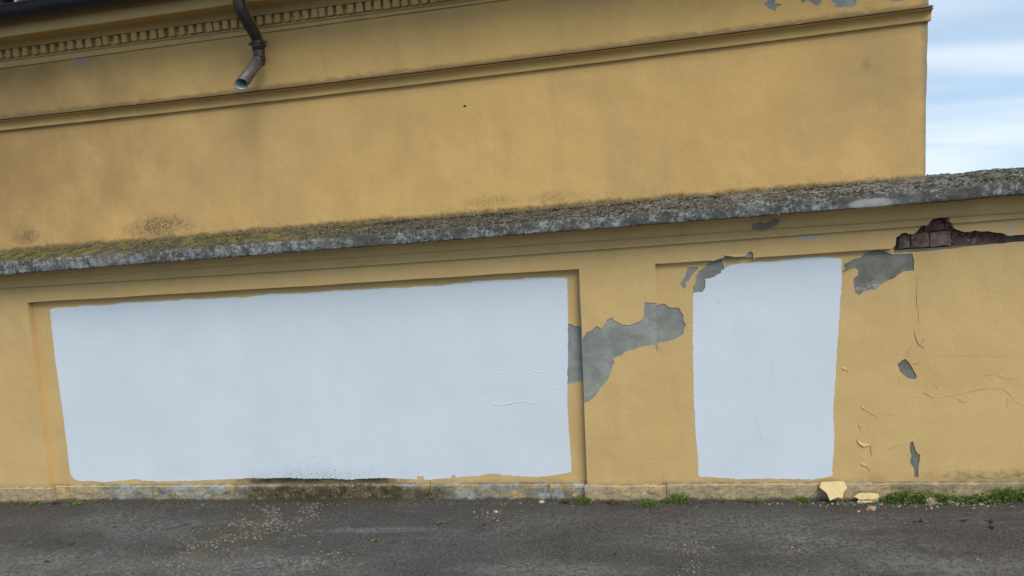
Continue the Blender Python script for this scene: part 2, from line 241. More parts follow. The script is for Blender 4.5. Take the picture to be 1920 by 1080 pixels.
OCHRE = (0.625, 0.398, 0.140)
OCHRE_PALE = (0.668, 0.441, 0.168)
OCHRE_DULL = (0.530, 0.342, 0.132)
LOW = dict(a=(0.605, 0.418, 0.174), b=(0.650, 0.462, 0.207), c=(0.550, 0.374, 0.158))
S = D['stain']
def ochre_base(n, k=1.0, fine=1.0, pal=None):
    OCHRE_, PALE_, DULL_ = (pal['a'], pal['b'], pal['c']) if pal else (OCHRE, OCHRE_PALE, OCHRE_DULL)
    big = n.noise(0.9, 5, 0.6, 0.4, sc=(1, 1, 0.8))
    mid = n.noise(4.5, 5, 0.62, 0.3, sc=(1, 1, 0.55), loc=(3.1, 0, 7.7))
    streak = n.noise(7.0, 4, 0.6, 0.2, sc=(1, 1, 0.13), loc=(1, 2, 3))
    grain = n.noise(70, 3, 0.6)
    c = n.mix(n.rng(big, 0.34, 0.68), DULL_, OCHRE_)
    c = n.mix(n.mul(n.rng(mid, 0.42, 0.70), 0.45), c, PALE_)
    c = n.mix(n.mul(n.rng(streak, 0.52, 0.78), 0.22 * k), c, (0.40, 0.255, 0.115))
    c = n.mix(n.mul(n.rng(n.noise(2.2, 4, 0.6, 0.6, loc=(9, 4, 1)), 0.56, 0.75), 0.28 * k), c, (0.49, 0.335, 0.165))
    c = n.mix(n.mul(n.rng(grain, 0.40, 0.62), 0.16 * fine), c, (0.44, 0.285, 0.12))
    return c
def ochre_normal(n, s=1.0):
    b = n.bump(n.noise(2.6, 2, 0.5), 0.45 * s, 0.03)
    return n.bump(n.noise(34, 4, 0.65), 0.26 * s, 0.006, b)
def zline(n, k):
    """height of a horizontal feature as it runs along the wall"""
    c = D['F'][k]; r = 0.0
    v = c[0]
    for a in c[1:]:
        v = n.add(n.mul(v, n.x), a)
    return v

def mat_upper():
    n = NT('ochre_paint_upper')
    c = ochre_base(n, 1.1)
    for key, col, a in (('u4', (0.46, 0.305, 0.135), 0.28), ('u5', (0.48, 0.315, 0.14), 0.24), ('u7', (0.50, 0.33, 0.15), 0.26), ('u6', (0.37, 0.25, 0.115), 0.55), ('ul', (0.325, 0.200, 0.083), 0.82)):  # last entry: upper-left vignetting plus a browner tone, put into the colour
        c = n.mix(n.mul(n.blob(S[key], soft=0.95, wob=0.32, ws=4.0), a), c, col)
    speck = n.rng(n.noise(58, 3, 0.85), 0.45, 0.58)
    for key, a in (('u1', 0.95), ('u2', 0.8), ('u3', 0.45), ('u8', 0.4)):
        m = n.mul(n.blob(S[key], soft=0.8, wob=0.42, ws=14.0), n.add(n.mul(speck, 0.65), 0.25))
        c = n.mix(n.mul(m, a), c, (0.115, 0.085, 0.05))
    # grime and lichen creeping up from the coping
    h = n.math('SUBTRACT', n.z, zline(n, 'lw'))
    wob = n.add(n.mul(n.noise(2.3, 5, 0.65), 0.045), n.mul(n.noise(20, 4, 0.7), 0.050))
    edge = n.math('SUBTRACT', wob, h)
    g = n.rng(edge, 0.005, 0.040)
    c = n.mix(n.mul(g, n.add(n.mul(speck, 0.3), 0.65)), c, (0.085, 0.070, 0.038))
    g2 = n.mul(n.rng(edge, -0.10, 0.06), n.rng(n.noise(34, 4, 0.85), 0.5, 0.64))
    c = n.mix(n.mul(g2, 0.32), c, (0.15, 0.115, 0.06))
    # dirt above the string course
    h2 = n.math('SUBTRACT', n.z, n.add(zline(n, 'ubt'), 0.012))
    d2 = n.mul(n.rng(n.math('SUBTRACT', n.mul(n.noise(30, 5, 0.7, sc=(0.35, 1, 1)), 0.075), h2), 0.003, 0.034), n.rng(h2, -0.03, -0.005))
    c = n.mix(n.mul(d2, 0.6), c, (0.15, 0.115, 0.06))
    # bare grey scabs
    c = n.mix(n.mul(n.blob(S['ub'], soft=0.30, wob=0.55, ws=34), 0.8), c, (0.30, 0.31, 0.30))
    c = n.mix(n.mul(n.blob(S['sm3'], soft=0.7, wob=0.4, ws=22), 0.5), c, (0.33, 0.19, 0.10))
    # worn grey corner
    c = n.mix(n.mul(n.rng(n.add(n.x, n.mul(n.noise(12, 4, 0.7), 0.06)), 1.585, 1.625), 0.65), c, (0.22, 0.20, 0.16))
    return n.done(c, ochre_normal(n))
def mat_lower():
    n = NT('ochre_paint_lower')
    c = ochre_base(n, 0.55, pal=LOW)
    c = n.mix(n.mul(n.rng(n.noise(1.3, 3, 0.5, loc=(4, 4, 4)), 0.45, 0.7), 0.4), c, (0.60, 0.405, 0.165))
    sp = n.rng(n.noise(30, 4, 0.85, sc=(0.6, 1, 1)), 0.45, 0.60)
    m = n.mul(n.blob(S['damp'], soft=0.45, wob=0.22, ws=8), n.add(n.mul(n.noise(40, 4, 0.7), 0.5), 0.62))
    c = n.mix(n.math('MINIMUM', n.mul(m, 1.35), 1.0), c, (0.040, 0.034, 0.018))
    c = n.mix(n.mul(n.blob(S['r1'], soft=0.9, wob=0.35, ws=6), n.add(n.mul(sp, 0.45), 0.25)), c, (0.16, 0.125, 0.065))
    c = n.mix(n.mul(n.blob(S['r2'], soft=0.9, wob=0.4, ws=3), 0.30), c, (0.52, 0.32, 0.13))
    for k in ('sm', 'sm2'):
        c = n.mix(n.mul(n.blob(S[k], soft=0.6, wob=0.3, ws=25), 0.75), c, (0.42, 0.40, 0.36))
    # splash dirt along the foot of the wall
    h = n.math('SUBTRACT', n.z, zline(n, 'plinth'))
    e = n.rng(n.math('SUBTRACT', n.mul(n.noise(9, 5, 0.7), 0.11), h), 0.02, 0.06)
    c = n.mix(n.mul(e, 0.42), c, (0.27, 0.20, 0.105))
    return n.done(c, ochre_normal(n, 1.1))
def mat_trim():
    n = NT('ochre_paint_mouldings')
    c = ochre_base(n, 0.8, pal=LOW)
    c = n.mix(n.mul(n.rng(n.noise(14, 4, 0.65, sc=(0.3, 1, 1)), 0.55, 0.72), 0.35), c, (0.36, 0.24, 0.11))
    return n.done(c, ochre_normal(n, 1.2))
def mat_band():
    n = NT('ochre_paint_string_course')
    c = ochre_base(n, 0.8)
    h2 = n.math('SUBTRACT', n.z, n.add(zline(n, 'ubt'), 0.002))
    d2 = n.mul(n.rng(h2, -0.018, -0.013), n.rng(n.noise(22, 5, 0.7, sc=(0.4, 1, 1)), 0.20, 0.42))
    c = n.mix(n.mul(d2, 0.9), c, (0.12, 0.095, 0.05))
    return n.done(c, ochre_normal(n, 1.2))
def mat_grey_render():
    n = NT('grey_cement_render')
    c = n.mix(n.rng(n.noise(5, 5, 0.6, 0.4), 0.35, 0.68), (0.205, 0.210, 0.186), (0.330, 0.332, 0.300))
    c = n.mix(n.mul(n.rng(n.noise(60, 4, 0.7), 0.5, 0.7), 0.4), c, (0.17, 0.17, 0.155))
    c = n.mix(n.mul(n.rng(n.noise(17, 4, 0.6, loc=(5, 5, 5)), 0.62, 0.72), 0.5), c, (0.40, 0.385, 0.35))
    return n.done(c, n.bump(n.noise(90, 4, 0.65), 0.35, 0.004))
def mat_grey_dark():
    n = NT('weathered_dark_render')
    c = n.mix(n.rng(n.noise(7, 5, 0.6, 0.4), 0.35, 0.68), (0.135, 0.132, 0.110), (0.222, 0.216, 0.186))
    # pale crumbling lower lip of the big scab
    low = n.mul(n.rng(n.add(n.z, n.mul(n.noise(16, 4, 0.6), 0.12)), 1.40, 1.475, 1.0, 0.0), n.rng(n.z, 1.22, 1.26))
    pale = n.mix(n.rng(n.noise(26, 4, 0.65, 0.5, loc=(2, 2, 2)), 0.40, 0.62), (0.17, 0.18, 0.17), (0.42, 0.36, 0.29))
    c = n.mix(n.mul(low, 0.9), c, pale)
    return n.done(c, n.bump(n.noise(70, 4, 0.65), 0.5, 0.006))
def mat_white():
    n = NT('white_wall_paint')
    c = n.mix(n.rng(n.noise(1.1, 4, 0.6, 0.3), 0.33, 0.68), (0.605, 0.665, 0.715), (0.645, 0.702, 0.750))
    c = n.mix(n.mul(n.rng(n.noise(6, 4, 0.6, sc=(1, 1, 0.35), loc=(2, 8, 1)), 0.5, 0.72), 0.30), c, (0.575, 0.640, 0.695))
    c = n.mix(n.mul(n.rng(n.noise(3.2, 5, 0.65, 0.8, loc=(12, 8, 1)), 0.54, 0.72), 0.25), c, (0.58, 0.640, 0.695))
    # mud splashed up from the ground
    v = n.voro(62, 'Distance', sc=(1, 1, 1))
    dots = n.math('MULTIPLY', n.rng(v, 0.20, 0.30, 1.0, 0.0), n.rng(n.noise(26, 2, 0.5), 0.53, 0.58))
    c = n.mix(n.mul(n.mul(dots, n.blob(S['spl'], soft=0.9, wob=0.25, ws=8)), 0.95), c, (0.09, 0.10, 0.075))
    mist = n.mul(n.blob((S['spl'][0], S['spl'][1] - 0.07, 0.75, 0.10), soft=0.9, wob=0.3, ws=7), n.rng(n.noise(90, 4, 0.75), 0.48, 0.62))
    c = n.mix(n.mul(mist, 0.75), c, (0.13, 0.14, 0.11))
    b = n.bump(n.noise(2.2, 2, 0.5), 0.30, 0.02)
    b = n.bump(n.noise(40, 4, 0.75, sc=(1, 1, 0.6)), 0.16, 0.004, b)
    return n.done(c, b, 0.8)
def mat_coping():
    n = NT('mossy_concrete_coping')
    a = n.attr('top').outputs['Fac']
    # face: pale lichen on dark concrete
    f1 = n.noise(44, 4, 0.95, 0.2)
    f2 = n.noise(5.0, 5, 0.7, 0.3, sc=(1, 1, 0.5))
    f2b = n.noise(26, 3, 0.6, 0.3, loc=(7, 7, 7))
    thr = n.rng(n.add(f2, n.mul(n.x, 0.022)), 0.30, 0.70, 0.465, 0.60)
    spot = n.rng(n.math('SUBTRACT', n.add(n.mul(f1, 0.75), n.mul(f2b, 0.25)), thr), -0.03, 0.05)
    darkc = n.mix(n.noise(30, 3, 0.6), (0.035, 0.035, 0.030), (0.13, 0.125, 0.105))
    litec = n.mix(n.rng(n.noise(18, 4, 0.6, loc=(1, 5, 1)), 0.4, 0.6), (0.175, 0.187, 0.182), (0.300, 0.304, 0.284))
    face = n.mix(spot, darkc, litec)
    face = n.mix(n.mul(n.rng(n.noise(2.2, 4, 0.6, 0.4, loc=(0, 3, 9)), 0.55, 0.66), 0.55), face, (0.15, 0.14, 0.115))
    # a smooth newer mortar patch near the end of the building
    face = n.mix(n.blob((1.22, 1.885, 0.14, 0.035), soft=0.35, wob=0.25, ws=14), face, (0.31, 0.31, 0.285))
    # top: moss, olive to yellow on the left, greyer to the right
    t1 = n.noise(46, 6, 0.75, 0.2)
    left = n.rng(n.add(n.x, n.mul(n.noise(1.5, 4, 0.6), 2.4)), -2.0, -0.4, 1.0, 0.0)
    moss = n.mix(n.rng(n.noise(13, 5, 0.7), 0.40, 0.60), (0.050, 0.044, 0.022), (0.165, 0.140, 0.028))
    drab = n.mix(n.rng(t1, 0.42, 0.60), (0.026, 0.022, 0.016), (0.118, 0.102, 0.072))
    top = n.mix(n.mul(left, n.rng(n.noise(4.2, 4, 0.65, loc=(4, 0, 0)), 0.36, 0.56)), drab, moss)
    gp = n.mul(n.rng(n.noise(9.0, 5, 0.75, 0.5, loc=(2, 6, 0)), 0.44, 0.56), n.rng(n.x, -1.0, 0.6, 0.15, 0.85))
    top = n.mix(gp, top, n.mix(n.rng(t1, 0.40, 0.60), (0.055, 0.053, 0.047), (0.235, 0.230, 0.205)))
    top = n.mix(n.mul(n.rng(n.noise(75, 4, 0.7, loc=(8, 8, 0)), 0.62, 0.68), n.rng(n.x, -1.6, 0.6, 0.25, 0.85)), top, (0.47, 0.46, 0.42))
    am = n.rng(n.add(a, n.mul(n.math('SUBTRACT', n.noise(28, 5, 0.7), 0.5), 0.9)), 0.35, 0.65)
    c = n.mix(am, face, top)
    b = n.bump(f1, 0.7, 0.010)
    return n.done(c, b, 0.95)
def mat_tint(name, rough=0.9, spec=0.2, scale=60, amt=0.35, dark=0.45, trans=False):
    """colour carried by the pieces themselves, with a little grain"""
    n = NT(name)
    a = n.attr('tint').outputs['Color']
    k = n.rng(n.noise(scale, 4, 0.65), 0.3, 0.75, dark, 1.15)
    c = n.mix(amt, a, n.mix(1.0, a, n.mix(k, (0, 0, 0), (1, 1, 1)), 'MULTIPLY'))
    n.b.inputs['Specular IOR Level'].default_value = spec
    if trans:
        n.b.inputs['Subsurface Weight'].default_value = 0.0
    return n.done(c, n.bump(n.noise(scale * 2.5, 4, 0.65), 0.3, 0.003), rough)
def mat_plinth():
    n = NT('peeling_painted_plinth')
    c = ochre_base(n, 0.6, pal=LOW)
    c = n.mix(n.mul(n.rng(n.noise(5, 4, 0.7, loc=(3, 9, 3)), 0.32, 0.54), 0.80), c, (0.335, 0.275, 0.170))
    c = n.mix(n.mul(n.rng(n.noise(38, 4, 0.75, loc=(3, 9, 3)), 0.46, 0.60), 0.5), c, (0.21, 0.165, 0.10))
    pe = n.noise(9.0, 5, 0.74, 0.25, sc=(0.7, 1, 1.6), loc=(2, 0, 5))
    bias = n.rng(n.x, -4.6, 1.8, 0.0, 0.0)
    # where the coat has gone: mostly under the long panel
    zone = n.add(n.mul(n.rng(n.x, -4.75, -4.2), n.rng(n.x, -0.75, -0.35, 1.0, 0.0)), n.mul(n.rng(n.x, -0.4, -0.2), 0.35))
    gone = n.rng(n.add(pe, n.mul(n.math('SUBTRACT', zone, 1.0), 0.20)), 0.45, 0.50)
    under = n.mix(n.rng(n.noise(6, 4, 0.6, 0.3, loc=(3, 3, 3)), 0.42, 0.58), (0.205, 0.192, 0.152), (0.330, 0.345, 0.318))
    under = n.mix(n.mul(n.rng(n.noise(70, 4, 0.7), 0.5, 0.64), 0.6), under, (0.13, 0.125, 0.105))
    c = n.mix(gone, c, under)
    edge = n.mul(n.rng(pe, 0.40, 0.44), n.rng(pe, 0.455, 0.475, 1.0, 0.0))
    c = n.mix(n.mul(n.mul(edge, zone), 0.6), c, (0.20, 0.155, 0.09))
    # brown damp run with pale grit stuck in it
    d = n.blob(S['dampp'], soft=0.35, wob=0.22, ws=5)
    brown = n.mix(n.rng(n.noise(12, 5, 0.7), 0.35, 0.65), (0.048, 0.038, 0.020), (0.135, 0.102, 0.052))
    grit = n.mul(n.rng(n.voro(48, 'Distance'), 0.22, 0.30, 1.0, 0.0), n.rng(n.noise(20, 3, 0.6, loc=(1, 1, 8)), 0.47, 0.56))
    brown = n.mix(n.mul(grit, 0.8), brown, (0.36, 0.33, 0.25))
    c = n.mix(d, c, brown)
    low = n.rng(n.math('SUBTRACT', n.mul(n.noise(14, 5, 0.7), 0.075), n.z), 0.008, 0.035)
    c = n.mix(n.mul(low, 0.85), c, (0.060, 0.048, 0.027))
    lip = n.mul(n.rng(n.math('SUBTRACT', n.z, zline(n, 'plinth')), -0.014, -0.004), n.rng(n.noise(26, 5, 0.7, loc=(6, 1, 1)), 0.45, 0.58))  # pale highlight painted in broken runs along the plinth's top edge
    c = n.mix(n.mul(lip, 0.28), c, (0.46, 0.42, 0.34))
    dk = n.mul(n.rng(n.math('SUBTRACT', n.z, zline(n, 'plinth')), -0.004, 0.0), n.rng(n.noise(11, 4, 0.7, loc=(9, 1, 1)), 0.36, 0.54))  # thin shadow line painted at the very top of the plinth
    c = n.mix(n.mul(dk, 0.7), c, (0.12, 0.095, 0.055))
    rr = n.mul(n.rng(n.x, 1.0, 1.5), n.rng(n.noise(6, 5, 0.7), 0.40, 0.56))
    c = n.mix(n.mul(rr, 0.6), c, (0.18, 0.155, 0.09))
    b = n.bump(n.noise(60, 5, 0.7), 0.5, 0.007)
    return n.done(c, b)
def mat_asphalt():
    n = NT('worn_asphalt')
    g1 = n.noise(105, 3, 0.8)
    g2 = n.noise(40, 4, 0.85, loc=(3, 3, 0))
    big = n.noise(1.1, 5, 0.62, 0.5, sc=(0.55, 1.6, 1))
    c = n.mix(n.rng(g1, 0.40, 0.62), (0.030, 0.0275, 0.0245), (0.104, 0.096, 0.087))
    c = n.mix(n.mul(n.rng(big, 0.42, 0.60), 0.75), c, n.mix(n.rng(g2, 0.40, 0.60), (0.049, 0.046, 0.042), (0.158, 0.149, 0.137)))
    for q in D['asph_light']:
        m = n.blob(q, 'y', soft=0.8, wob=0.45, ws=3.5)
        c = n.mix(n.mul(m, 0.62), c, n.mix(n.rng(g2, 0.40, 0.60), (0.070, 0.067, 0.062), (0.200, 0.192, 0.178)))
    # pale aggregate showing through
    st = n.mul(n.rng(n.voro(75, 'Distance'), 0.18, 0.27, 1.0, 0.0), n.rng(n.noise(16, 4, 0.7, loc=(1, 9, 0)), 0.50, 0.66))
    c = n.mix(n.mul(st, 0.55), c, (0.25, 0.235, 0.205))
    # darker, browner strip along the wall with a wandering edge
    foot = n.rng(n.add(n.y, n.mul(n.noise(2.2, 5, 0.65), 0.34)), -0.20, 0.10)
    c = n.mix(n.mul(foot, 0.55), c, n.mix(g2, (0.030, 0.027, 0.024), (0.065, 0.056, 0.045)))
    dm = n.rng(n.noise(3.4, 5, 0.7, 0.4, sc=(0.6, 1.5, 1), loc=(5, 2, 0)), 0.52, 0.64)
    c = n.mix(n.mul(dm, 0.26), c, (0.026, 0.024, 0.022))
    # old cracks
    cv = n.t.nodes.new('ShaderNodeTexVoronoi'); cv.feature = 'DISTANCE_TO_EDGE'
    cv.inputs['Scale'].default_value = 0.55
    wv = n.t.nodes.new('ShaderNodeVectorMath'); wv.operation = 'ADD'
    nz = n.t.nodes.new('ShaderNodeTexNoise'); nz.inputs['Scale'].default_value = 4.0; nz.inputs['Detail'].default_value = 5
    n.t.links.new(n.pos, nz.inputs['Vector'])
    sc = n.t.nodes.new('ShaderNodeVectorMath'); sc.operation = 'SCALE'; sc.inputs['Scale'].default_value = 0.35
    n.t.links.new(nz.outputs['Color'], sc.inputs[0])
    n.t.links.new(n.vec((0.8, 2.2, 0)), wv.inputs[0]); n.t.links.new(sc.outputs[0], wv.inputs[1])
    n.t.links.new(wv.outputs[0], cv.inputs['Vector'])
    crack = n.mul(n.rng(cv.outputs['Distance'], 0.0, 0.012, 1.0, 0.0), n.rng(n.noise(2.5, 3, 0.6, loc=(7, 1, 0)), 0.46, 0.60))
    c = n.mix(n.mul(crack, 0.42), c, (0.022, 0.020, 0.018))
    # moss in the gravelly hollow
    for q in D['gravel'][1:4]:
        m = n.mul(n.blob(q[:4], 'y', soft=0.9, wob=0.4, ws=6), n.rng(n.noise(14, 5, 0.7), 0.46, 0.60))
        c = n.mix(n.mul(m, 0.6), c, (0.105, 0.092, 0.030))
    b = n.bump(n.add(n.mul(g1, 0.5), g2), 0.7, 0.010)
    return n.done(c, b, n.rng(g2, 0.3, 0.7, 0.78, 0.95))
def mat_brick():
    n = NT('old_brick')
    a = n.attr('tint').outputs['Color']
    c = n.mix(n.rng(n.noise(40, 5, 0.7), 0.35, 0.66), a, n.mix(1.0, a, (0.55, 0.55, 0.55), 'MULTIPLY'))
    c = n.mix(n.mul(n.rng(n.noise(24, 4, 0.85, loc=(4, 4, 4)), 0.47, 0.60), 0.55), c, (0.27, 0.235, 0.20))
    return n.done(c, n.bump(n.noise(80, 5, 0.7), 0.6, 0.006))
def mat_plain(name, col, rough=0.8, metal=0.0, spec=0.3, var=0.35, scale=12):
    n = NT(name)
    n.b.inputs['Metallic'].default_value = metal
    n.b.inputs['Specular IOR Level'].default_value = spec
    dk = tuple(v * (1 - var) for v in col); lt = tuple(min(1, v * (1 + var * 0.6)) for v in col)
    c = n.mix(n.rng(n.noise(scale, 5, 0.65), 0.34, 0.68), dk, lt)
    return n.done(c, n.bump(n.noise(scale * 6, 3, 0.6), 0.15, 0.002), rough)

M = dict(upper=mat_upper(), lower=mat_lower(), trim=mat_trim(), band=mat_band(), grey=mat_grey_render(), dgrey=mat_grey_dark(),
         white=mat_white(), coping=mat_coping(), plinth=mat_plinth(), asphalt=mat_asphalt(), brick=mat_brick(),
         mortar=mat_plain('dark_rubble_core', (0.16, 0.11, 0.085), 0.95, scale=40),
         pipe=mat_plain('dark_painted_metal_pipe', (0.036, 0.027, 0.025), 0.45, 0.0, 0.45, 0.3, 25),
         spout=mat_plain('brown_painted_spout', (0.088, 0.070, 0.066), 0.5, 0.0, 0.45, 0.25, 25),
         inner=mat_plain('pale_pipe_lining', (0.42, 0.58, 0.58), 0.45, 0.0, 0.5, 0.15, 20),  # pale teal carries the skylight falling into the spout mouth
         gutter=mat_plain('dark_gutter_metal', (0.014, 0.016, 0.022), 0.5, 0.0, 0.4, 0.3, 10),
         tile=mat_tint('terracotta_tile', 0.9, 0.2, 30, 0.7),
         stone=mat_tint('loose_grit', 0.92, 0.2, 90, 0.4),
         leaf=mat_tint('weed_leaf', 0.65, 0.3, 80, 0.3),
         moss=mat_tint('moss_tufts', 0.95, 0.1, 120, 0.5),
         chalk=mat_tint('fallen_plaster', 0.92, 0.2, 45, 0.3))

# ------------------------------------------------------------------ object helpers
COL = scene.collection
def link(name, me, mat, parent=None):
    o = bpy.data.objects.new(name, me)
    COL.objects.link(o)
    if mat is not None and len(me.materials) == 0: me.materials.append(mat)
    if parent is not None:
        o.parent = parent
        w = Vector((0, 0, 0)); p = parent
        while p is not None:
            w += p.location; p = p.parent
        o.location = -w
    return o
def tag(o, label=None, cat=None, group=None, kind=None):
    if label: o['label'] = label
    if cat: o['category'] = cat
    if group: o['group'] = group
    if kind: o['kind'] = kind
    return o
def thing(name, label, cat, loc=(0, 0, 0), group=None):
    o = bpy.data.objects.new(name, None)
    o.empty_display_size = 0.2
    COL.objects.link(o); o.location = loc
    return tag(o, label, cat, group)
def mesh(name, V, F, mat, parent=None, smooth=False, tint=None):
    me = bpy.data.meshes.new(name)
    me.from_pydata([tuple(v) for v in V], [], F)
    if smooth: me.polygons.foreach_set('use_smooth', [True] * len(me.polygons))
    if tint is not None:
        at = me.color_attributes.new('tint', 'FLOAT_COLOR', 'CORNER')
        buf = []
        for p, c in zip(me.polygons, tint):
            buf.extend((c[0], c[1], c[2], 1.0) * p.loop_total)
        at.data.foreach_set('color', buf)
    me.update()
    return link(name, me, mat, parent)
def rough(poly, amp=0.0025, seg=0.016, seed=0, closed=True):
    """break straight runs of an outline into a ragged edge"""
    rnd = random.Random(seed); out = []
    n = len(poly)
    for i in range(n if closed else n - 1):
        a = poly[i]; b = poly[(i + 1) % n]
        L = math.hypot(b[0] - a[0], b[1] - a[1])
        k = max(1, int(L / seg))
        out.append(list(a))
        for j in range(1, k):
            t = (j + rnd.uniform(-.3, .3)) / k
            out.append([a[0] + (b[0] - a[0]) * t + rnd.uniform(-amp, amp), a[1] + (b[1] - a[1]) * t + rnd.uniform(-amp, amp)])
    if not closed: out.append(list(poly[-1]))
    return out
def plate(name, outers, holes, yf, depth, mat, parent=None, bevel=0.0):
    """flat sheet of render or paint standing at y = yf, its outline cut in the x-z plane, with holes"""
    cu = bpy.data.curves.new('outline', 'CURVE')
    cu.dimensions = '2D'; cu.fill_mode = 'BOTH'
    cu.extrude = depth / 2
    for poly in list(outers) + list(holes):
        sp = cu.splines.new('POLY'); sp.points.add(len(poly) - 1)
        for p, q in zip(sp.points, poly): p.co = (q[0], q[1], 0, 1)
        sp.use_cyclic_u = True
    o = bpy.data.objects.new('outline', cu); COL.objects.link(o)
    dg = bpy.context.evaluated_depsgraph_get()
    me = bpy.data.meshes.new_from_object(o.evaluated_get(dg))
    bpy.data.objects.remove(o); bpy.data.curves.remove(cu)
    me.name = name
    # curve plane xy -> wall plane xz
    me.transform(Matrix(((1, 0, 0, 0), (0, 0, -1, yf + depth / 2), (0, 1, 0, 0), (0, 0, 0, 1))))
    bm = bmesh.new(); bm.from_mesh(me)
    bmesh.ops.remove_doubles(bm, verts=bm.verts, dist=1e-5)
    bmesh.ops.recalc_face_normals(bm, faces=bm.faces)
    bm.to_mesh(me); bm.free()
    me.polygons.foreach_set('use_smooth', [False] * len(me.polygons))
    me.materials.clear()
    return link(name, me, mat, parent)
def box(name, x0, x1, y0, y1, z0, z1, mat, parent=None):
    V = [(x, y, z) for z in (z0, z1) for y in (y0, y1) for x in (x0, x1)]
    F = [(0, 2, 3, 1), (4, 5, 7, 6), (0, 1, 5, 4), (2, 6, 7, 3), (0, 4, 6, 2), (1, 3, 7, 5)]
    return mesh(name, V, F, mat, parent)
def stations(x0, x1, lo, hi, fine, coarse=0.5):
    xs = []; x = x0
    while x < x1 - 1e-6:
        xs.append(x)
        x += fine if lo <= x < hi else min(coarse, (lo - x) if x < lo else coarse)
    xs.append(x1); return xs
def run(name, xs, rows, mat, parent=None, jitter=0.0, corner=None, smooth=False):
    """moulding: rows(x) gives the (y, z) profile from bottom to top; corner=(xc, depth) mitres it round the building's end"""
    V = []; F = []; n = len(rows(xs[0]))
    st = []
    for x in xs:
        pr = rows(x)
        st.append([(x, y + (noise.noise((x * 3.1, z * 9, 4.2)) * jitter if jitter else 0), z + (noise.noise((x * 2.3, z * 7, 9.1)) * jitter * 0.6 if jitter else 0)) for y, z in pr])
    if corner:
        xc, dep = corner
        pr = rows(xc)
        st = [s for s in st if s[0][0] < xc - 0.2]
        st.append([(xc + (UY - y), y, z) for y, z in pr])
        st.append([(xc + (UY - y), dep, z) for y, z in pr])
    for s in st: V += s
    for i in range(len(st) - 1):
        for j in range(n - 1):
            a = i * n + j
            F.append((a, a + n, a + n + 1, a + 1))
    F.append(tuple(range(n))); F.append(tuple(range((len(st) - 1) * n + n - 1, (len(st) - 1) * n - 1, -1)))
    return mesh(name, V, F, mat, parent, smooth)
def bez(a, b, k): return [a[i] + (b[i] - a[i]) * k for i in range(len(a))]

# ------------------------------------------------------------------ ground
def grid_axis(lo, hi, step, outer):
    a = [-v for v in reversed(outer) if -v < lo - 0.5] if lo < 0 else []
    x = lo; mid = []
    while x < hi: mid.append(x); x += step
    mid.append(hi)
    return a + mid + [v for v in outer if v > hi + 0.5]
gx = grid_axis(-6.0, 3.4, 0.022, [5, 8, 14, 30, 80, 250, 600])
gy = grid_axis(-1.7, 0.1, 0.022, [3, 5, 9, 18, 50, 150, 400, 600])
V = []; F = []
for y in gy:
    for x in gx:
        z = 0.0
        if -7 < x < 4 and -2 < y < 0.2:
            w = min(1, max(0, (x + 6) / .4), max(0, (3.4 - x) / .4), max(0, (y + 1.7) / .3))
            z = w * (0.012 * noise.fractal((x * 0.9, y * 2.0, 0.3), 1, 2, 4) + 0.0035 * noise.fractal((x * 9, y * 9, 2), 1, 2, 3))
            z = z - w * 0.010 * math.exp(-((x - fz('ground', x) + 3.3) ** 2) / 0.8) * math.exp(-((y + 0.5) ** 2) / 0.1)
            z += fz('ground', x) * w * (1 if y > -0.3 else max(0, 1 - (-.3 - y) / 0.8))
        if y > 2: z = -0.07 * (y - 2)
        V.append((x, y, z))
nx = len(gx)
for j in range(len(gy) - 1):
    for i in range(nx - 1):
        a = j * nx + i
        F.append((a, a + 1, a + nx + 1, a + nx))
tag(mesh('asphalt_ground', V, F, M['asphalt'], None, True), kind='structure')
def gz(x, y):
    w = 1
    z = 0.012 * noise.fractal((x * 0.9, y * 2.0, 0.3), 1, 2, 4)
    z = z - 0.010 * math.exp(-((x - fz('ground', x) + 3.3) ** 2) / 0.8) * math.exp(-((y + 0.5) ** 2) / 0.1)
    return z + fz('ground', x) * (1 if y > -0.3 else max(0, 1 - (-.3 - y) / 0.8))

XL, XR = -8.5, 4.5
# ------------------------------------------------------------------ boundary wall
wall = thing('boundary_wall', 'long ochre boundary wall with two white painted panels under a mossy coping', 'wall', (-1.5, 0.1, 0))
box('core', XL, XR, 0.105, 0.42, -0.3, 1.87, M['mortar'], wall)
p1, p2 = D['p1'], D['p2']
TL, BL, BR, TR = p1
P2T, P2B = p2
def top_line(x0, x1, step=0.25):
    k = max(1, int(abs(x1 - x0) / step)); r = random.Random(int((x0 + 20) * 10))
    return [[x0 + (x1 - x0) * i / k, fz('ptop', x0 + (x1 - x0) * i / k) + (r.uniform(-.002, .002) if 0 < i < k else 0)] for i in range(k + 1)]
def m1_line(x0, x1, step=0.3):
    k = max(1, int(abs(x1 - x0) / step))
    return [[x0 + (x1 - x0) * i / k, fz('m1', x0 + (x1 - x0) * i / k) + 0.006] for i in range(k + 1)]
def rough_open(p, amp=0.0022, seed=1): return rough(p, amp, 0.014, seed, closed=False)
gt, gb = D['g1b_top'], D['g1b_bot']
nl, nr, ch = D['notch'], D['notch_r'], D['chip']
zb = 0.05
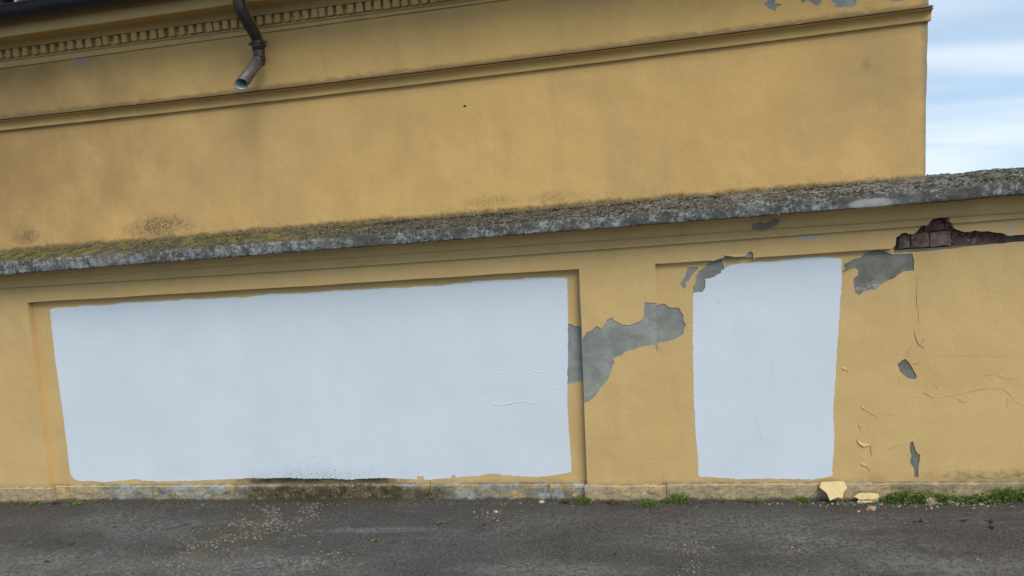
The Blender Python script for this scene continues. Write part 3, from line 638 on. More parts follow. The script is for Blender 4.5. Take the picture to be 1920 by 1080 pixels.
# frieze + left pier + upper part of the middle pier (the coat of paint and its render)
outer = [[XL, zb], [BL[0], zb], BL, TL] + top_line(TL[0] + .05, TR[0] - .05) + [TR]
edge_l = [TR, [TR[0] + (BR[0] - TR[0]) * 0.3, TR[1] + (BR[1] - TR[1]) * 0.3]]
outer += [[gt[0][0] , gt[0][1]]] + rough_open(gt[1:-1], 0.0022, 3) + [[P2T[0] - 0.004, gt[-1][1]], P2T]
outer += top_line(P2T[0] + .05, ch[0][0] - .02) + rough_open(ch, 0.0018, 5) + top_line(ch[-1][0] + 0.02, nl[0][0] - 0.02)
outer += rough_open(nl, 0.002, 7) + [[nl[-1][0] + 0.004, fz('m1', nl[-1][0]) + 0.006]]
outer += list(reversed(m1_line(XL, nl[-1][0] - 0.05)))
plate('painted_frieze', [outer], [], 0.0, 0.05, M['lower'], wall)
# frieze right of the broken corner
outer = [[nr[0][0], fz('m1', nr[0][0]) + 0.006]] + rough_open(nr, 0.002, 9) + [[XR, nr[-1][1]]] + list(reversed(m1_line(nr[0][0] + 0.05, XR)))
plate('painted_frieze', [outer], [], 0.0, 0.05, M['lower'], wall)
# lower part of the middle pier
kx = lambda a, b, z: a[0] + (b[0] - a[0]) * (z - a[1]) / (b[1] - a[1])
outer = [[BR[0], zb], BR, [kx(TR, BR, gb[-1][1]), gb[-1][1]]] + rough_open(list(reversed(gb))[1:-1], 0.0022, 11) + [[kx(P2T, P2B, gb[0][1]), gb[0][1]], P2B, [P2B[0], zb]]
xk = lambda z: kx(P2T, P2B, z)
zg = gb[0][1]
outer = outer[:-3] + [[xk(zg) - 0.012, zg + 0.002], [xk(zg - .018) - 0.016, zg - .018], [xk(zg - .034) - 0.006, zg - .034], [xk(zg - .060), zg - .060]] + outer[-2:]
plate('painted_pier', [outer], [], 0.0, 0.05, M['lower'], wall)
# grey render under the coats
g = 0.003
plate('bare_render', [[[kx(TR, BR, 0.55) + g, 0.55], [TR[0] + g - 0.012, 1.45], [P2T[0] - g, 1.45], [kx(P2T, P2B, 0.55) - g, 0.55]]], [], 0.0035, 0.06, M['grey'], wall)
xs = [ch[0][0] - .05, ch[-1][0] + .06]
plate('bare_render', [[[xs[0], fz('ptop', xs[0]) + g], [xs[1], fz('ptop', xs[1]) + g], [xs[1], 1.69], [xs[0], 1.69]]], [], 0.012, 0.05, M['grey'], wall)
# long panel
o1 = [[BL[0] - .03, zb], [TL[0] - .03, TL[1] + .03], [TR[0] + .03, TR[1] + .03], [BR[0] + .03, zb]]
ga = D['g1a']; ga = [list(q) for q in ga]
for q in ga:
    lim = kx(TR, BR, q[1])
    if q[0] > lim - 0.02: q[0] = lim + 0.012
plate('long_panel', [o1], [rough(ga, 0.002, 0.014, 13)], RC, 0.004, M['lower'], wall)
plate('bare_render', [[[BR[0] - .25, 0.5], [BR[0] - .25, 1.45], [BR[0] + .04, 1.45], [BR[0] + .025, 0.5]]], [], RC + 0.0042, 0.045, M['grey'], wall)
# second panel: open towards the right
gc = [list(q) for q in D['g1c']]
gc[0][0] = kx(P2T, P2B, gc[0][1]) - 0.012; gc[-1][0] = kx(P2T, P2B, gc[-1][1]) - 0.012
def slit(line, w, seed):
    """a crack: a thin ragged opening in the paint"""
    r = random.Random(seed); L = rough(line, 0.003, 0.03, seed, closed=False)
    up = []; dn = []
    n = len(L)
    for i, p in enumerate(L):
        a = L[max(0, i - 1)]; b = L[min(n - 1, i + 1)]
        d = Vector((b[0] - a[0], b[1] - a[1])).normalized()
        k = w * (0.25 + 0.75 * math.sin(math.pi * (i + 0.25) / (n - 0.5))) * r.uniform(0.6, 1.2)
        up.append([p[0] - d.y * k, p[1] + d.x * k]); dn.append([p[0] + d.y * k, p[1] - d.x * k])
    return up + list(reversed(dn))
NTOP = fz('ptop', nl[0][0]) - 0.012
o2 = [[P2B[0] - .03, zb], [P2T[0] - .03, P2T[1] + .03]] + [[nl[0][0] - 0.02, fz('ptop', nl[0][0]) + .03], [nl[0][0] - 0.005, NTOP + 0.006]]
for i in range(60):
    x = nl[0][0] + (XR - nl[0][0]) * (i / 59) ** 1.6
    o2.append([x, fz('ptop', x) - 0.012 - 0.020 * max(0, min(1, (2.1 - x) / 0.5)) + random.uniform(-.002, .003)])
o2 += [[XR, zb]]
g3 = [[q[0], min(q[1], fz('ptop', q[0]) + (0.012 if q[0] < nl[0][0] - 0.02 else -0.040))] for q in D['g3']]
g2b = D['g2b']
CW = [.0016, .0038, .0014, .0018, .0008, .0013, .0013, .0020, .0014, .0016, .0018, .0020, .0024, .0020, .0016, .0007] + [.0011] * 8
holes = [rough(q, 0.0018, 0.013, 20 + i) for i, q in enumerate((gc, D['g2a'], g2b, g3, D['g4'], D['g5']))]
holes += [slit(c, CW[i], 40 + i) for i, c in enumerate(D['cracks'])]
plate('second_panel', [o2], holes, R2, 0.004, M['lower'], wall)
b2 = [[P2B[0] - .02, 0.5], [P2T[0] - .02, P2T[1] + .02], [1.05, P2T[1] + .02], [1.05, 0.06], [0.9, 0.06], [0.9, 0.5]]
plate('bare_render', [[[P2B[0] - .02, 0.06], [P2T[0] - .02, fz('ptop', 0) + .02], [1.075, fz('ptop', 1) + .02], [1.075, 0.06]]], [], R2 + 0.0042, 0.06, M['grey'], wall)
zt2 = fz('ptop', nl[0][0]) - 0.017
plate('bare_render', [[[1.078, 0.06], [1.078, fz('ptop', 1.1) + .02], [nl[0][0] - .01, fz('ptop', nl[0][0]) + .02], [nl[0][0] - .005, zt2], [2.4, fz('ptop', 2.4) - .017], [XR, fz('ptop', XR) - .017], [XR, 0.06]]], [], R2 + 0.0042, 0.065, M['dgrey'], wall)

# white paint fields
w1 = plate('white_paint_field', [rough(D['w1'], 0.0032, 0.013, 61)], [], RC - 0.0008, 0.0008, M['white'], wall)
w1['label'] = 'large white painted rectangle with ragged brushed edges in the long panel'
w2 = plate('white_paint_field', [rough(D['w2'], 0.0032, 0.013, 62)], [], R2 - 0.0008, 0.0008, M['white'], wall)
w2['label'] = 'narrow upright white painted rectangle in the second panel'
def ridge(name, line, y, r, mat, parent, seed):
    L = rough(line, 0.002, 0.012, seed, closed=False); V = []; F = []
    n = len(L)
    for i, p in enumerate(L):
        a = L[max(0, i - 1)]; b = L[min(n - 1, i + 1)]
        d = Vector((b[0] - a[0], b[1] - a[1])).normalized()
        k = r * math.sin(math.pi * (i + 0.3) / (n - 0.4)) ** 0.5 * (0.8 + 0.4 * noise.noise((p[0] * 30, p[1] * 30, seed)))
        for s, h in ((-1.6, 0), (-0.5, 0.75), (0.2, 0.9), (0.9, 0)):
            V.append((p[0] - d.y * k * s, y - k * h, p[1] + d.x * k * s))
    for i in range(n - 1):
        for j in range(3):
            a = i * 4 + j; F.append((a, a + 4, a + 5, a + 1))
    return mesh(name, V, F, mat, parent, True)
for i, l in enumerate(D['wr1']): ridge('paint_wrinkle', l, RC - 0.0008, 0.0032 if i == 0 else 0.0024, M['white'], w1, 70 + i)
for i, l in enumerate(D['wr2']): ridge('paint_wrinkle', l, R2 - 0.0008, 0.0026, M['white'], w2, 80 + i)
# curled lips of paint
def lip(line, y, out, drop, mat, parent, seed):
    L = rough(line, 0.002, 0.010, seed, closed=False); n = len(L); V = []; F = []
    for i, p in enumerate(L):
        k = math.sin(math.pi * (i + 0.4) / (n - 0.2)) ** 0.6
        V += [(p[0], y, p[1] + 0.012 * k), (p[0], y - out * k * 0.7, p[1] + 0.004 * k), (p[0] - 0.002, y - out * k, p[1] - drop * k), (p[0] - 0.002, y - out * k + 0.002, p[1] - drop * k), (p[0], y + 0.001, p[1] + 0.004 * k)]
    for i in range(n - 1):
        for j in range(4):
            a = i * 5 + j; F.append((a, a + 5, a + 6, a + 1))
    return mesh('curled_paint', V, F, mat, parent, False)
for i, l in enumerate(D['lips']): lip(l, R2, 0.008 if i == 0 else 0.0045, 0.003, M['lower'], wall, 90 + i)
lip([[q[0], q[1]] for q in D['chip'][3:6]], 0.0, 0.010, 0.004, M['lower'], wall, 97)

# bricks laid bare where the frieze has fallen
def brick(x0, x1, z0, z1, yf, col, seed):
    r = random.Random(seed); bm = bmesh.new()
    bmesh.ops.create_cube(bm, size=1)
    for v in bm.verts:
        v.co = Vector((x0 + (v.co.x + .5) * (x1 - x0), yf + (v.co.y + .5) * 0.075, z0 + (v.co.z + .5) * (z1 - z0)))
    bmesh.ops.bevel(bm, geom=list(bm.edges), offset=0.004, segments=1, affect='EDGES')
    bmesh.ops.subdivide_edges(bm, edges=[e for e in bm.edges if e.calc_length() > 0.03], cuts=2, use_grid_fill=True)
    for v in bm.verts:
        v.co += Vector((r.uniform(-1, 1), r.uniform(-1, 1), r.uniform(-1, 1))) * 0.0045
    me = bpy.data.meshes.new('brick'); bm.to_mesh(me); bm.free()
    at = me.color_attributes.new('tint', 'FLOAT_COLOR', 'CORNER')
    at.data.foreach_set('color', [c for _ in range(len(me.loops)) for c in (*col, 1.0)])
    return link('brick', me, M['brick'], wall)
bz = D['brkz']
MM = mat_plain('pale_crumbly_mortar', (0.125, 0.080, 0.060), 0.95, scale=60)
box('mortar_bed', nl[0][0] - 0.03, XR, 0.047, 0.104, 1.57, fz('m2', 1.7) + 0.05, MM, wall)
bc = [(0.115, 0.065, 0.048), (0.165, 0.105, 0.082), (0.215, 0.145, 0.115), (0.105, 0.038, 0.026), (0.115, 0.040, 0.028), (0.16, 0.12, 0.09)]
for i, (a, b) in enumerate(D['brk1']):
    brick(a, b, 1.588 - 0.004 * i * 0, bz[1], [0.030, 0.034, 0.028, 0.046, 0.050, 0.044][i], bc[i], 100 + i)
for i, (a, b) in enumerate(D['brk2']):
    brick(a, b, bz[2], bz[3] + 0.004, [0.052, 0.030, 0.034, 0.056][i], [(0.10, 0.04, 0.03), (0.130, 0.047, 0.036), (0.125, 0.045, 0.036), (0.1, 0.04, 0.03)][i], 110 + i)
brick(D['brk2'][1][0] + .10, D['brk2'][2][0] + .09, bz[3] + 0.010, bz[5] + 0.03, 0.024, (0.36, 0.33, 0.29), 120)
brick(D['brk2'][1][0] - .15, D['brk2'][1][0] + .09, bz[3] + 0.010, bz[5] + 0.03, 0.034, (0.13, 0.05, 0.04), 121)

# fillet under the cove, with the gap over the fallen corner
nf, nfr = D['notch_f'], D['notch_fr']
def m2t(x): return fz('m2', x) + 0.004
def seg(k, x0, x1, off=0.0, step=0.3):
    m = max(1, int(abs(x1 - x0) / step)); return [[x0 + (x1 - x0) * i / m, fz(k, x0 + (x1 - x0) * i / m) + off] for i in range(m + 1)]
outer = seg('m1', XL, nf[0][0]) + rough_open(nf[1:-1], 0.0018, 31) + [[nf[-1][0] - 0.005, m2t(nf[-1][0])]] + list(reversed([[x, m2t(x)] for x, _ in seg('m1', XL, nf[-1][0] - 0.1)]))
plate('fillet_moulding', [outer], [], -0.020, 0.075, M['trim'], wall)
outer = [[nfr[0][0], m2t(nfr[0][0])], nfr[1], [nfr[2][0], fz('m1', nfr[2][0])]] + seg('m1', nfr[2][0] + .1, XR) + list(reversed([[x, m2t(x)] for x, _ in seg('m1', nfr[0][0] + .1, XR)]))
plate('fillet_moulding', [outer], [], -0.020, 0.075, M['trim'], wall)
# hollow cove moulding under the coping
def cove_rows(x):
    a = fz('m2', x); b = fz('lb', x) + 0.012
    r = [(0.06, a + 0.002), (-0.034, a + 0.002), (-0.037, a + 0.010)]
    for i in range(9):
        t = i / 8 * math.pi / 2
        r.append((-0.040 - 0.092 * (1 - math.cos(t)) ** 1.8, a + 0.016 + (b - a - 0.026) * math.sin(t)))
    return r + [(-0.136, b - 0.012), (-0.136, b), (0.06, b)]
XSW = stations(XL, XR, -5.6, 2.6, 0.08, 0.6)
run('cove_moulding', XSW, cove_rows, M['trim'], wall, 0.004, smooth=False)
cg = D['coveg']
def cove_y(z, x):
    a = fz('m2', x) + 0.016; h = fz('lb', x) - 0.018 - fz('m2', x) + 0.0
    s = min(1, max(0, (z - a) / h)); return -0.040 - 0.092 * (1 - math.sqrt(max(0, 1 - s * s))) ** 1.8 - 0.004
pc = plate('bare_render', [rough(cg, 0.002, 0.012, 33)], [], -0.05, 0.003, M['dgrey'], wall)
for v in pc.data.vertices:
    v.co.y = cove_y(v.co.z, v.co.x) + (0.006 if v.co.y > -0.0485 else 0) - 0.002

# plinth
def plinth(x0, x1, yf, seed):
    xs = []; x = x0
    while x < x1 - 1e-4: xs.append(x); x += 0.02 if -5.6 < x < 2.8 else 0.3
    xs.append(x1)
    prof = [(0.10, -.05), (yf, -.05), (yf, 0.01), (yf, 0.03), (yf, 0.05), (yf, 0.07), (yf, 0.088), (yf + 0.002, -1), (yf + 0.008, -2), (yf + 0.03, -3), (0.10, -3)]
    V = []; F = []; n = len(prof)
    for x in xs:
        zt = fz('plinth', x)
        for y, z in prof:
            zz = {-1: zt - 0.008, -2: zt - 0.001, -3: zt + 0.001}.get(z, z)
            k = 0.008 * noise.fractal((x * 7, zz * 9, seed), 1, 2, 4) + 0.004 * noise.fractal((x * 34, zz * 34, seed), 1, 2, 3)
            V.append((x, y + (k if y < 0.09 else 0), zz + ((0.004 * noise.fractal((x * 6, 3, seed), 1, 2, 4) - 0.006 * max(0, noise.fractal((x * 19, 8, seed), 1, 2, 3))) if z <= -1 else 0)))
    for i in range(len(xs) - 1):
        for j in range(n - 1):
            a = i * n + j; F.append((a, a + n, a + n + 1, a + 1))
    F.append(tuple(range(n))); F.append(tuple(range((len(xs) - 1) * n + n - 1, (len(xs) - 1) * n - 1, -1)))
    return mesh('plinth_block', V, F, M['plinth'], wall, False)
plinth(XL, BL[0] + 0.035, -0.022, 1.0)
plinth(BL[0] + 0.039, -2.9, 0.010, 2.0)
plinth(-2.898, BR[0] - 0.022, 0.008, 2.4)
plinth(BR[0] - 0.018, P2B[0] + 0.03, -0.022, 3.0)
plinth(P2B[0] + 0.034, XR, -0.006, 4.0)

# coping
def cop_profile(x):
    zb_, zf, zw = fz('lb', x), fz('ft', x), fz('lw', x)
    p = [(-0.10, zb_ + 0.006, 0), (-0.150, zb_ + 0.002, 0), (-0.166, zb_, 0)]
    for i in range(1, 7): p.append((-0.169 + 0.002 * i / 6, zb_ + (zf - zb_) * i / 7, (0, 0, 0, 0.10, 0.28, 0.42)[i - 1]))
    p.append((-0.163, zf - 0.003, 0.6)); p.append((-0.152, zf + 0.004, 0.9))
    for i in range(1, 10):
        t = i / 9; p.append((-0.152 + (UY + 0.152) * t, zf + 0.004 + (zw - zf - 0.004) * (t ** 0.8), 1))
    return p + [(0.10, zw + 0.012, 1), (0.18, zw + 0.016, 1), (0.25, zw + 0.010, 1), (0.29, zw - 0.02, 0.6), (0.29, zb_, 0)]
xs = stations(XL, XR, -5.6, 2.7, 0.0125, 0.3)
V = []; F = []; att = []
n = len(cop_profile(0))
for x in xs:
    for j, (y, z, t) in enumerate(cop_profile(x)):
        a = 0.0055 * noise.fractal((x * 16, y * 22, z * 22), 1, 2, 4) + 0.0035 * noise.fractal((x * 70, y * 70, z * 70), 1, 2, 2)
        lump = 0.006 * noise.fractal((x * 5, y * 12, 3.3), 1, 2, 3) * t
        if x > 1.0 and j in (0, 1, 2, 3): lump += 0.016 * max(0, noise.fractal((x * 4.1, 1.7, 0.4), 1, 2, 3)) * min(1, (x - 1.0) / .3)
        if x > 1.58 and t == 1: lump += 0.011 * max(-.3, noise.fractal((x * 11, y * 8, 7.7), 1, 2, 3))
        if j < 10: V.append((x, y + a * 1.2, z + lump * 0.6 + a * 0.4))
        else: V.append((x, y + a * 0.4, z + a + lump))
        att.append(t)
for i in range(len(xs) - 1):
    for j in range(n - 1):
        a = i * n + j; F.append((a, a + n, a + n + 1, a + 1))
cop = mesh('coping', V, F, M['coping'], wall, True)
cop['label'] = 'weathered concrete coping with lichen on its face and moss on top'
la = cop.data.attributes.new('top', 'FLOAT', 'POINT')
la.data.foreach_set('value', att)

# moss and crumbs on the coping: uncountable, one mesh
def tuft_mesh(name, items, mat, parent):
    V = []; F = []; T = []
    for (x, y, z, r, hz, c, rnd) in items:
        b = len(V)
        ring = 5
        a0 = rnd.uniform(0, 6)
        for k in range(ring):
            a = a0 + k * 2 * math.pi / ring; q = r * rnd.uniform(0.7, 1.25)
            V.append((x + q * math.cos(a), y + q * math.sin(a), z + rnd.uniform(-.2, .2) * hz))
        V.append((x + rnd.uniform(-.3, .3) * r, y + rnd.uniform(-.3, .3) * r, z + hz))
        V.append((x, y, z - hz * 0.6))
        for k in range(ring):
            F.append((b + k, b + (k + 1) % ring, b + 5)); F.append((b + (k + 1) % ring, b + k, b + 6))
            f = rnd.uniform(0.75, 1.2); T += [tuple(v * f for v in c)] * 2
    return mesh(name, V, F, mat, parent, False, T)
rnd = random.Random(21); items = []
while len(items) < 4200:
    x = rnd.uniform(-5.5, 2.7); t = rnd.random()
    back = rnd.random() < 0.30
    y = UY - 0.012 - abs(rnd.gauss(0, 0.012)) if back and x < 1.58 else (-0.150 + (0.22 if x > 1.58 else UY + 0.145) * t if x < 1.58 else -0.15 + 0.38 * t)
    dens = noise.fractal((x * 2.4, y * 9, 5.5), 1, 2, 4) + (0.15 if y > 0.0 else 0)
    if dens < -0.05 + 0.25 * rnd.random(): continue
    zf, zw = fz('ft', x), fz('lw', x)
    tt = min(1, max(0, (y + 0.152) / (UY + 0.152)))
    z = zf + 0.004 + (zw - zf - 0.004) * tt ** 0.8
    if y > UY: z = zw + 0.012
    z += 0.006 * noise.fractal((x * 5, y * 12, 3.3), 1, 2, 3)
    lf = noise.fractal((x * 1.3, 2.2, y * 4), 1, 2, 3) * 0.8 + (-1.9 - x) * 0.55
    if lf > 0 and rnd.random() < 0.75:
        c = rnd.choice([(0.160, 0.138, 0.026), (0.120, 0.104, 0.028), (0.205, 0.172, 0.030), (0.070, 0.062, 0.026), (0.05, 0.043, 0.024)])
    else:
        c = rnd.choice([(0.050, 0.043, 0.028), (0.075, 0.065, 0.045), (0.120, 0.107, 0.080), (0.030, 0.026, 0.018), (0.062, 0.054, 0.027)])
        if rnd.random() < 0.02 + 0.03 * (x > 0): c = (0.36, 0.35, 0.31)
    r = rnd.uniform(0.003, 0.009) if not back else rnd.uniform(0.004, 0.010)
    items.append((x, y, z, r, r * rnd.uniform(0.35, 0.8) * (1.5 if back else 1), c, rnd))
mo = tuft_mesh('moss', items, M['moss'], cop)
tag(mo, kind='stuff')

# ------------------------------------------------------------------ building above
xc_t, xc_b = D['corner'][0], D['corner'][1]
def xcor(z): return xc_b[0] + (xc_t[0] - xc_b[0]) * (z - xc_b[1]) / (xc_t[1] - xc_b[1])
bld = thing('building', 'ochre rendered building rising behind the wall with dentil cornice and string course', 'building', (-2.5, 3.0, 0))
ZT = 3.62
body = mesh('side_and_rear_wall', [(XL, 0.10, 0), (xcor(1.8) - .003, 0.10, 0), (xcor(ZT) - .003, 0.10, ZT), (XL, 0.10, ZT), (XL, 6, 0), (xcor(1.8) - .003, 6, 0), (xcor(ZT) - .003, 6, ZT), (XL, 6, ZT)],
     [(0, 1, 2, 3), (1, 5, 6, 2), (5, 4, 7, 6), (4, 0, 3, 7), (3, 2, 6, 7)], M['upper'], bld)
fo = [[XL, 1.90], [xcor(1.9), 1.90]] + rough([[xcor(1.95), 1.95], [xcor(ZT - .02), ZT - 0.02]], 0.002, 0.05, 5, closed=False) + [[xcor(ZT), ZT], [XL, ZT]]
fh = [rough(q, 0.003, 0.012, 130 + i) for i, q in enumerate(D['ug'])]
nl_ = S['nail']
fh.append(rough([[nl_[0] - .012, nl_[1] - .006], [nl_[0] + .006, nl_[1] - .009], [nl_[0] + .014, nl_[1] + .002], [nl_[0] - .002, nl_[1] + .008]], 0.002, 0.006, 3))
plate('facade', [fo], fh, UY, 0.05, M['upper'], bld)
plate('bare_render', [[[0.2, 2.4], [xcor(2.4) - .004, 2.4], [xcor(3.5) - .004, 3.5], [0.2, 3.5]]], [], UY + 0.0035, 0.05, M['grey'], bld)
plate('bare_render', [[[-1.4, 2.6], [-1.0, 2.6], [-1.0, 2.8], [-1.4, 2.8]]], [], UY + 0.006, 0.05, M['mortar'], bld)
XSB = stations(XL, 1.4, -5.6, 1.4, 0.1, 0.6)
def band_rows(x):
    a, b = fz('ubl', x), fz('ubt', x)
    h = b - a
    r = [(UY + 0.02, a), (UY - 0.020, a), (UY - 0.022, a + 0.006), (UY - 0.024, a + h * 0.42)]
    for i in range(1, 6):
        t = i / 5 * math.pi / 2
        r.append((UY - 0.024 - 0.034 * (1 - math.cos(t)), a + h * 0.42 + h * 0.34 * math.sin(t)))
    return r + [(UY - 0.062, a + h * 0.78), (UY - 0.064, a + h * 0.81), (UY - 0.064, b - 0.015), (UY - 0.044, b - 0.0145), (UY - 0.044, b - 0.006), (UY - 0.060, b - 0.0055), (UY - 0.058, b + 0.001), (UY + 0.001, b + 0.014), (UY + 0.02, b + 0.014)]
run('string_course', XSB + [xcor(2.93) - 0.05, xcor(2.93) + 0.010], band_rows, M['band'], bld, 0.0025)
def cor_rows(x):
    a, d, t, f = fz('dl', x), zdb(x), zdt(x), fz('fb', x)
    r = [(UY + 0.02, a), (UY - 0.014, a), (UY - 0.016, d - 0.012), (UY - 0.030, d - 0.010), (UY - 0.030, d - 0.001), (UY - 0.020, d), (UY - 0.020, t), (UY - 0.060, t + 0.001), (UY - 0.060, t + 0.009)]
    for i in range(0, 7):
        q = i / 6 * math.pi / 2
        r.append((UY - 0.055 - 0.040 * (1 - math.cos(q)), t + 0.012 + (f + 0.012 - t - 0.012) * math.sin(q)))
    return r + [(UY - 0.210, f + 0.014), (UY - 0.214, f), (UY - 0.226, f), (UY - 0.228, f + 0.004), (UY - 0.230, f + 0.16), (UY + 0.02, f + 0.16)]
run('crown_cornice', XSB, cor_rows, M['trim'], bld, 0.002, (1.60, 5.9))
# dentils: each its own block, three shared shapes
def dent_mesh(k):
    r = random.Random(200 + k); bm = bmesh.new(); bmesh.ops.create_cube(bm, size=1)
    w, h, d = [(0.044, 0.060, 0.042), (0.040, 0.056, 0.038), (0.047, 0.061, 0.044)][k]
    for v in bm.verts: v.co = Vector((v.co.x * w, v.co.y * d, v.co.z * h))
    bmesh.ops.bevel(bm, geom=list(bm.edges), offset=0.005, segments=1, affect='EDGES')
    for v in bm.verts: v.co += Vector((r.uniform(-1, 1), r.uniform(-1, 1), r.uniform(-1, 1))) * 0.0022
    me = bpy.data.meshes.new('dentil'); bm.to_mesh(me); bm.free(); me.materials.append(M['trim']); return me
DM = [dent_mesh(k) for k in range(3)]
def wedge_mesh():
    # mortar left in the gaps: a small sloping fillet
    V = [(-.014, 0, -.028), (.014, 0, -.028), (-.014, -.006, -.028), (.014, -.006, -.028), (-.014, -.014, .004), (.014, -.014, .004), (-.014, 0, .012), (.014, 0, .012)]
    F = [(0, 1, 3, 2), (2, 3, 5, 4), (4, 5, 7, 6), (0, 2, 4, 6), (1, 7, 5, 3)]
    me = bpy.data.meshes.new('gap_mortar'); me.from_pydata(V, [], F); me.materials.append(M['trim']); return me
WM = wedge_mesh()
dx = sorted(D['dents'])
dx = [x for i, x in enumerate(dx) if i == 0 or x - dx[i - 1] > 0.045]
a0 = dx[0]; pre = []
while a0 > -6.2: a0 -= 0.075; pre.append(a0)
a1 = dx[-1]
while a1 < 1.45: a1 += 0.066; dx.append(a1)
dx = pre[::-1] + dx
rr = random.Random(77)
for i, x in enumerate(dx):
    o = link('dentil', DM[rr.randrange(3)], None, bld)
    o.location = o.location + Vector((x + rr.uniform(-.004, .004), UY - 0.020 - 0.018, (zdb(x) + zdt(x)) / 2 + rr.uniform(-.002, .002)))
    o.rotation_euler = (rr.uniform(-.05, .05), rr.uniform(-.06, .06), rr.uniform(-.05, .05))
    if i + 1 < len(dx) and rr.random() < 0.75:
        g_ = dx[i + 1] - x
        w = link('gap_mortar', WM, None, bld)
        w.location = w.location + Vector((x + g_ / 2, UY - 0.021, zdb(x) + 0.030 + rr.uniform(-.008, .004)))
        w.scale = (max(0.5, (g_ - 0.042) / 0.028), rr.uniform(.8, 1.6), rr.uniform(.7, 1.0))
# gutter
GY, GZ, GR = -0.278, 3.652, 0.078
V = []; F = []
gxs = [XL, -5.0, -3.5, -2.0, -0.5, 1.0, 1.75]
pts = []
for i in range(11):
    a = math.pi * i / 10; pts.append((GY - GR * math.cos(a), GZ - GR * math.sin(a)))
pts = [(GY - GR - .008, GZ + 0.008), (GY - GR - .004, GZ + .012)] + pts
inner_ = [(GY + (y - GY) * .94, z + 0.003) for y, z in pts[2:]]
prof = pts + inner_[::-1]
for x in gxs: V += [(x, y, z) for y, z in prof]
n = len(prof)
for i in range(len(gxs) - 1):
    for j in range(n):
        a = i * n + j; b = i * n + (j + 1) % n; F.append((a, b, b + n, a + n))
F.append(tuple(range(n))); F.append(tuple(range(n * (len(gxs) - 1), n * len(gxs)))[::-1])
gut = mesh('gutter', V, F, M['gutter'], bld, True)
gut['label'] = 'dark metal eaves gutter along the top edge'
# roof: boarding, deck and barrel tiles
rz0, ry0, slope = 3.735, -0.235, 0.32
V = [(XL, ry0 + .03, rz0 - .05), (1.72, ry0 + .03, rz0 - .05), (1.72, 3.0, rz0 - .05 + 3.2 * slope), (XL, 3.0, rz0 - .05 + 3.2 * slope)]
V += [(x, y, z - 0.06) for x, y, z in V]
roof = mesh('roof', V, [(0, 1, 2, 3), (7, 6, 5, 4), (0, 4, 5, 1), (1, 5, 6, 2), (2, 6, 7, 3), (3, 7, 4, 0)], M['mortar'], bld)
def tile_mesh(k):
    r = random.Random(300 + k); V = []; F = []; T = []
    for j, (y, s) in enumerate(((0, 1.0), (0.42, 0.82))):
        for rad in (0.085, 0.073):
            for i in range(7):
                a = math.pi * i / 6
                V.append((rad * s * math.cos(a), y, rad * s * math.sin(a) * 0.75 + y * slope))
    for i in range(6):
        F += [(i, i + 1, 14 + i + 1, 14 + i), (7 + i, 21 + i, 21 + i + 1, 7 + i + 1), (i, 7 + i, 7 + i + 1, i + 1), (14 + i, 14 + i + 1, 21 + i + 1, 21 + i)]
    F += [(0, 14, 21, 7), (6, 13, 27, 20)]
    c = [(0.36, 0.15, 0.095), (0.42, 0.24, 0.17), (0.26, 0.13, 0.10), (0.47, 0.36, 0.29)][k]
    me = bpy.data.meshes.new('roof_tile'); me.from_pydata(V, [], F); me.materials.append(M['tile'])
    at = me.color_attributes.new('tint', 'FLOAT_COLOR', 'CORNER'); at.data.foreach_set('color', [q for _ in range(len(me.loops)) for q in (*c, 1.0)])
    return me
TM = [tile_mesh(k) for k in range(4)]
for row in range(3):
    x = -6.2
    while x < 1.7:
        t = link('roof_tile', TM[rr.randrange(4)], None, roof)
        t.location = t.location + Vector((x + rr.uniform(-.006, .006), ry0 - 0.02 + row * 0.36, rz0 - 0.045 + row * 0.36 * slope + 0.012))
        t.rotation_euler = (0, 0, rr.uniform(-.03, .03))
        x += 0.172

